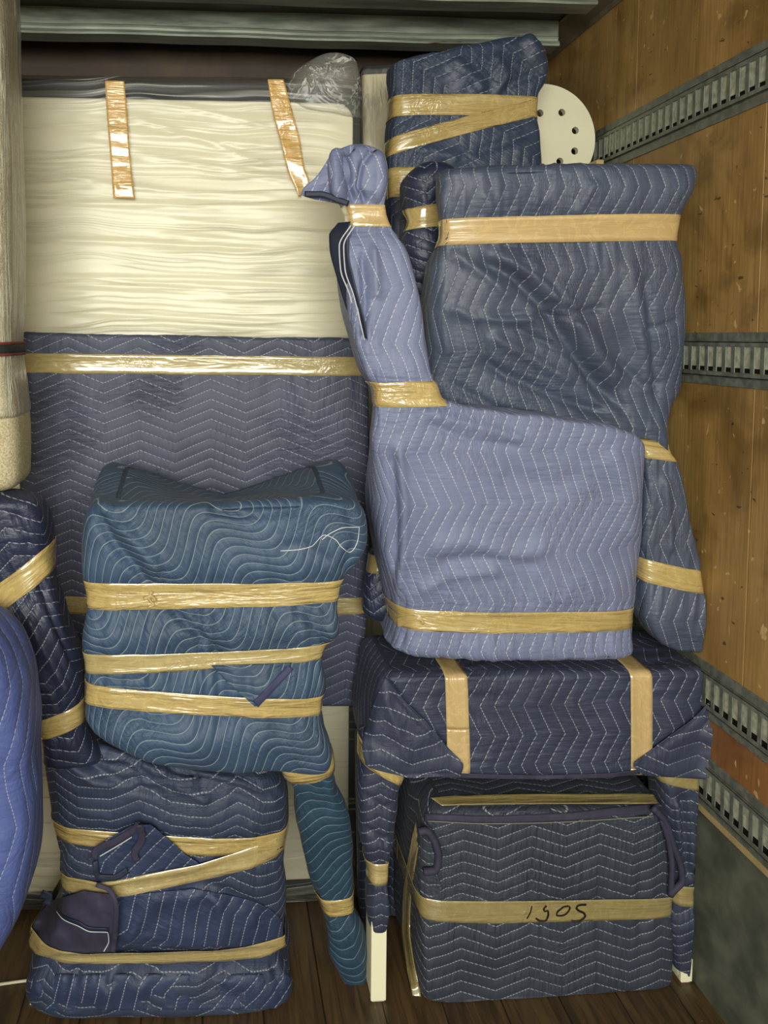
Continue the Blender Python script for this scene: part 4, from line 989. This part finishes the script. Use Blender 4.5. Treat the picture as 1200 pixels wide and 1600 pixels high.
strip('hem', [fl2], [(88, 1424), (98, 1436), (122, 1447), (142, 1456), (168, 1457), (170, 1470), (162, 1487)], 1.6, M_threadw, fl2.o, lift=.014, thick=.001, Y=1.70)
strip('hem', [fl2], [(150, 1382), (172, 1392), (182, 1420), (180, 1455), (176, 1488)], 8, M_bind, fl2.o, lift=.010, thick=.008, Y=1.70)
tape([gc, fl1, sk1], (74, 1408), (460, 1333), 30, M_tape, T, seed=21, Y=1.70, w1=38)
tape([gc, fl2, sk1, sk2], (46, 1503), (458, 1501), 31, M_tape, T, seed=22, Y=1.72, lift=.004)
strip('leg_tip', [gc], [(64, 1396), (76, 1402), (72, 1415)], 14, M_inner, T, depth=1.74, thick=.02, Y=1.74)
# leaning post at the far left
gq = loft('post_wrap', [(-38, 770, 40, 768, 1.63, .10), (-50, 790, 62, 786, 1.62, .13), (-52, 830, 76, 825, 1.62, .15), (-46, 880, 80, 860, 1.63, .14), (-34, 935, 84, 905, 1.63, .14), (-10, 985, 98, 960, 1.62, .15), (14, 1035, 116, 1010, 1.625, .15), (36, 1090, 128, 1070, 1.635, .13), (52, 1135, 132, 1115, 1.65, .10), (62, 1165, 140, 1150, 1.66, .12), (66, 1200, 170, 1190, 1.68, .12)],
     M_post, T, res=.0065, capt=.03, capb=.02, n=3, kc=.25, nz=.008, nzs=8, drape=.010, seed=92, uvmode='row', cinch=[(-40, 950, 84, 878, 34, .005), (48, 1145, 134, 1122, 34, .003)],
     folds=[fold([(60, 900), (84, 960), (124, 1040)], -.012, 6), fold([(40, 960), (70, 1020), (110, 1090)], .010, 8), fold([(20, 800), (50, 860)], -.008, 6)])
tape(gq, (-45, 968), (84, 872), 38, M_tape2, T, seed=23, Y=1.63)
tape(gq, (46, 1152), (136, 1118), 36, M_tape2, T, seed=24, Y=1.65)
# bright blue one at the left edge
T = thing('wrapped_armchair', 'bright blue quilted bundle cut off by the left edge, left of the lower navy chair', 'wrapped furniture', (-.45, 1.6, 0))
loft('blanket', [(-190, 960, -20, 985, 1.36, .20), (-200, 1010, 14, 1020, 1.36, .20), (-210, 1090, 38, 1090, 1.36, .20), (-215, 1180, 51, 1180, 1.36, .20), (-220, 1280, 53, 1280, 1.36, .20), (-220, 1370, 46, 1370, 1.36, .20), (-225, 1440, 28, 1440, 1.36, .20), (-230, 1500, 2, 1490, 1.36, .20), (-235, 1600, -50, 1570, 1.36, .20), (-240, 1800, -100, 1796, 1.36, .20)],
     M_bright, T, res=.008, n=4, kc=.25, nz=.008, nzs=6, drape=.012, seed=95, zmin=.002)

# ------------------------------------------------------------------ teal bundle
T = thing('wrapped_chair', 'teal blue quilted chair bundle with wavy stitching, stacked on the lower left navy bundle', 'wrapped furniture', tuple(P(330, 1196, 1.66)))
zt_ = P(350, 785, 1.6)[2]; xc_ = P(350, 785, 1.75)[0]
def sag(V):
    """hard seat corners under the cloth stand up at the rear, the cloth dips between them"""
    m = smooth(V[:, 2], zt_ - .05, zt_ - .01); q = np.clip(np.abs(V[:, 0] - xc_) / .26, 0, 1)
    V = V.copy(); V[:, 2] += m * (smooth(V[:, 1], 1.63, 1.84) * (.045 * q**1.5 - .03 * (1 - q)) - .012 * (1 - q) * smooth(V[:, 1], 1.56, 1.64))
    return V
ge = loft('blanket', [(160, 782, 528, 770, 1.60, .30), (142, 790, 556, 782, 1.595, .32), (130, 815, 570, 808, 1.59, .33), (126, 850, 572, 845, 1.59, .33), (126, 890, 556, 885, 1.59, .32), (127, 930, 538, 925, 1.60, .31), (126, 990, 534, 985, 1.59, .31), (127, 1035, 512, 1028, 1.595, .31), (124, 1075, 514, 1075, 1.59, .31),
     (126, 1110, 510, 1112, 1.595, .31), (140, 1142, 516, 1148, 1.59, .31), (190, 1168, 520, 1178, 1.60, .30), (270, 1186, 516, 1196, 1.61, .28), (330, 1194, 505, 1203, 1.62, .26)],
     M_teal, T, hook=sag, res=.0065, capt=.022, capb=.03, n=9, kc=.1, nz=.009, nzs=5, drape=.004, seed=101,
     cinch=[(122, 940, 540, 928, 42, .008), (124, 1048, 508, 1024, 32, .006), (124, 1092, 512, 1112, 34, .006)],
     folds=[fold([(150, 800), (180, 850), (215, 890), (240, 925)], -.016, 8), fold([(180, 812), (215, 850), (255, 895)], .014, 12), fold([(240, 925), (290, 975), (330, 1010), (345, 1040)], -.014, 6), fold([(460, 940), (500, 990), (520, 1020)], -.007, 8),
            fold([(320, 790), (400, 800), (480, 790)], -.012, 14), fold([(430, 860), (470, 850), (520, 880)], -.006, 9), fold([(540, 790), (555, 840), (535, 900)], -.008, 8), fold([(150, 780), (172, 800)], .012, 10)])
# raised corners of the top surface (the chair seat edge sags in the middle)
for (rows_, sd_) in (([(172, 742, 300, 758), (166, 770, 330, 782), (160, 800, 340, 806)], 1), ([(430, 768, 528, 746), (420, 786, 536, 770), (430, 806, 544, 800)], 2)):
    pass
tq = [ge]
t1 = tape(ge, (120, 937), (540, 929), 47, M_tape2, T, seed=25, Y=1.59, w1=36)
t2 = tape(ge, (120, 1044), (520, 1024), 34, M_tape, T, seed=26, Y=1.59, w1=26)
t3 = tape(ge, (120, 1090), (516, 1112), 36, M_tape2, T, seed=27, Y=1.59, w1=34)
drape('blanket_flap', [ge, t2, t3], [(330, 1040, 456, 1036), (355, 1066, 440, 1058), (378, 1086, 424, 1080), (398, 1104, 404, 1103)], M_teal, T, lift=.007, thick=.006, Y=1.59, smooth_it=2, interp=False)
strip('hem', [ge, t2, t3], [(399, 1101), (422, 1077), (454, 1042)], 12, plain('purple_binding', hexc('34365a'), .7), T, lift=.008, thick=.006, Y=1.59)
strip('tape_scrap', [t1], [(238, 924), (232, 935), (240, 945), (230, 950)], 5, M_tape2, T, lift=.004, thick=.002, Y=1.59)
strip('tape_scrap', [t1], [(224, 936), (236, 932), (244, 940)], 5, M_tape2, T, lift=.006, thick=.002, Y=1.59)
# loose white thread
cvt = lambda pts: [(100 + a_ / 2.308, 720 + b_ / 2.308) for a_, b_ in pts]
strip('loose_thread', [ge], cvt([(780, 325), (830, 322), (890, 310), (940, 268), (980, 285), (1000, 310), (1030, 330), (1060, 285), (1065, 240), (1020, 240), (960, 262), (930, 285)]), 1.3, M_threadw, T, lift=.002, thick=.001, Y=1.59, res=.004, smooth_it=1)
gl3 = loft('leg_wrap', [(432, 1186, 520, 1172, 1.64, .12), (440, 1215, 527, 1196, 1.65, .12), (456, 1240, 528, 1228, 1.67, .11), (462, 1275, 540, 1262, 1.69, .12), (474, 1330, 550, 1320, 1.72, .12), (488, 1380, 552, 1375, 1.745, .11), (502, 1418, 550, 1414, 1.765, .09), (508, 1450, 562, 1445, 1.77, .10), (520, 1500, 572, 1495, 1.79, .10), (536, 1536, 574, 1530, 1.81, .08), (545, 1548, 568, 1544, 1.82, .06)],
     M_tealleg, T, res=.0065, capt=.02, capb=.02, n=3, kc=.25, nz=.006, nzs=9, drape=.010, seed=103, uvmode='row', cinch=[(430, 1216, 530, 1196, 36, .003), (495, 1422, 555, 1416, 36, .004)])
tape(gl3, (428, 1217), (532, 1194), 44, M_tape2, T, seed=28, Y=1.65)
tape(gl3, (492, 1424), (556, 1416), 36, M_tape2, T, seed=29, Y=1.76)

# small litter on the floor
o = make('paper_scrap', *(lambda b: (b[0], b[1]))(boxes([(-.445, 1.80, .001, -.425, 1.812, .004)])), M_threadw, None, None, False)
tag(o, 'tiny white paper scrap on the floor at the lower left', 'paper scrap')
o = tube('cream_stick', [(-.55, 1.86, .004), (-.44, 1.87, .004), (-.36, 1.865, .004)], .0035, M_paint, None, 8)
tag(o, 'thin pale stick lying on the floor at the left edge', 'stick')
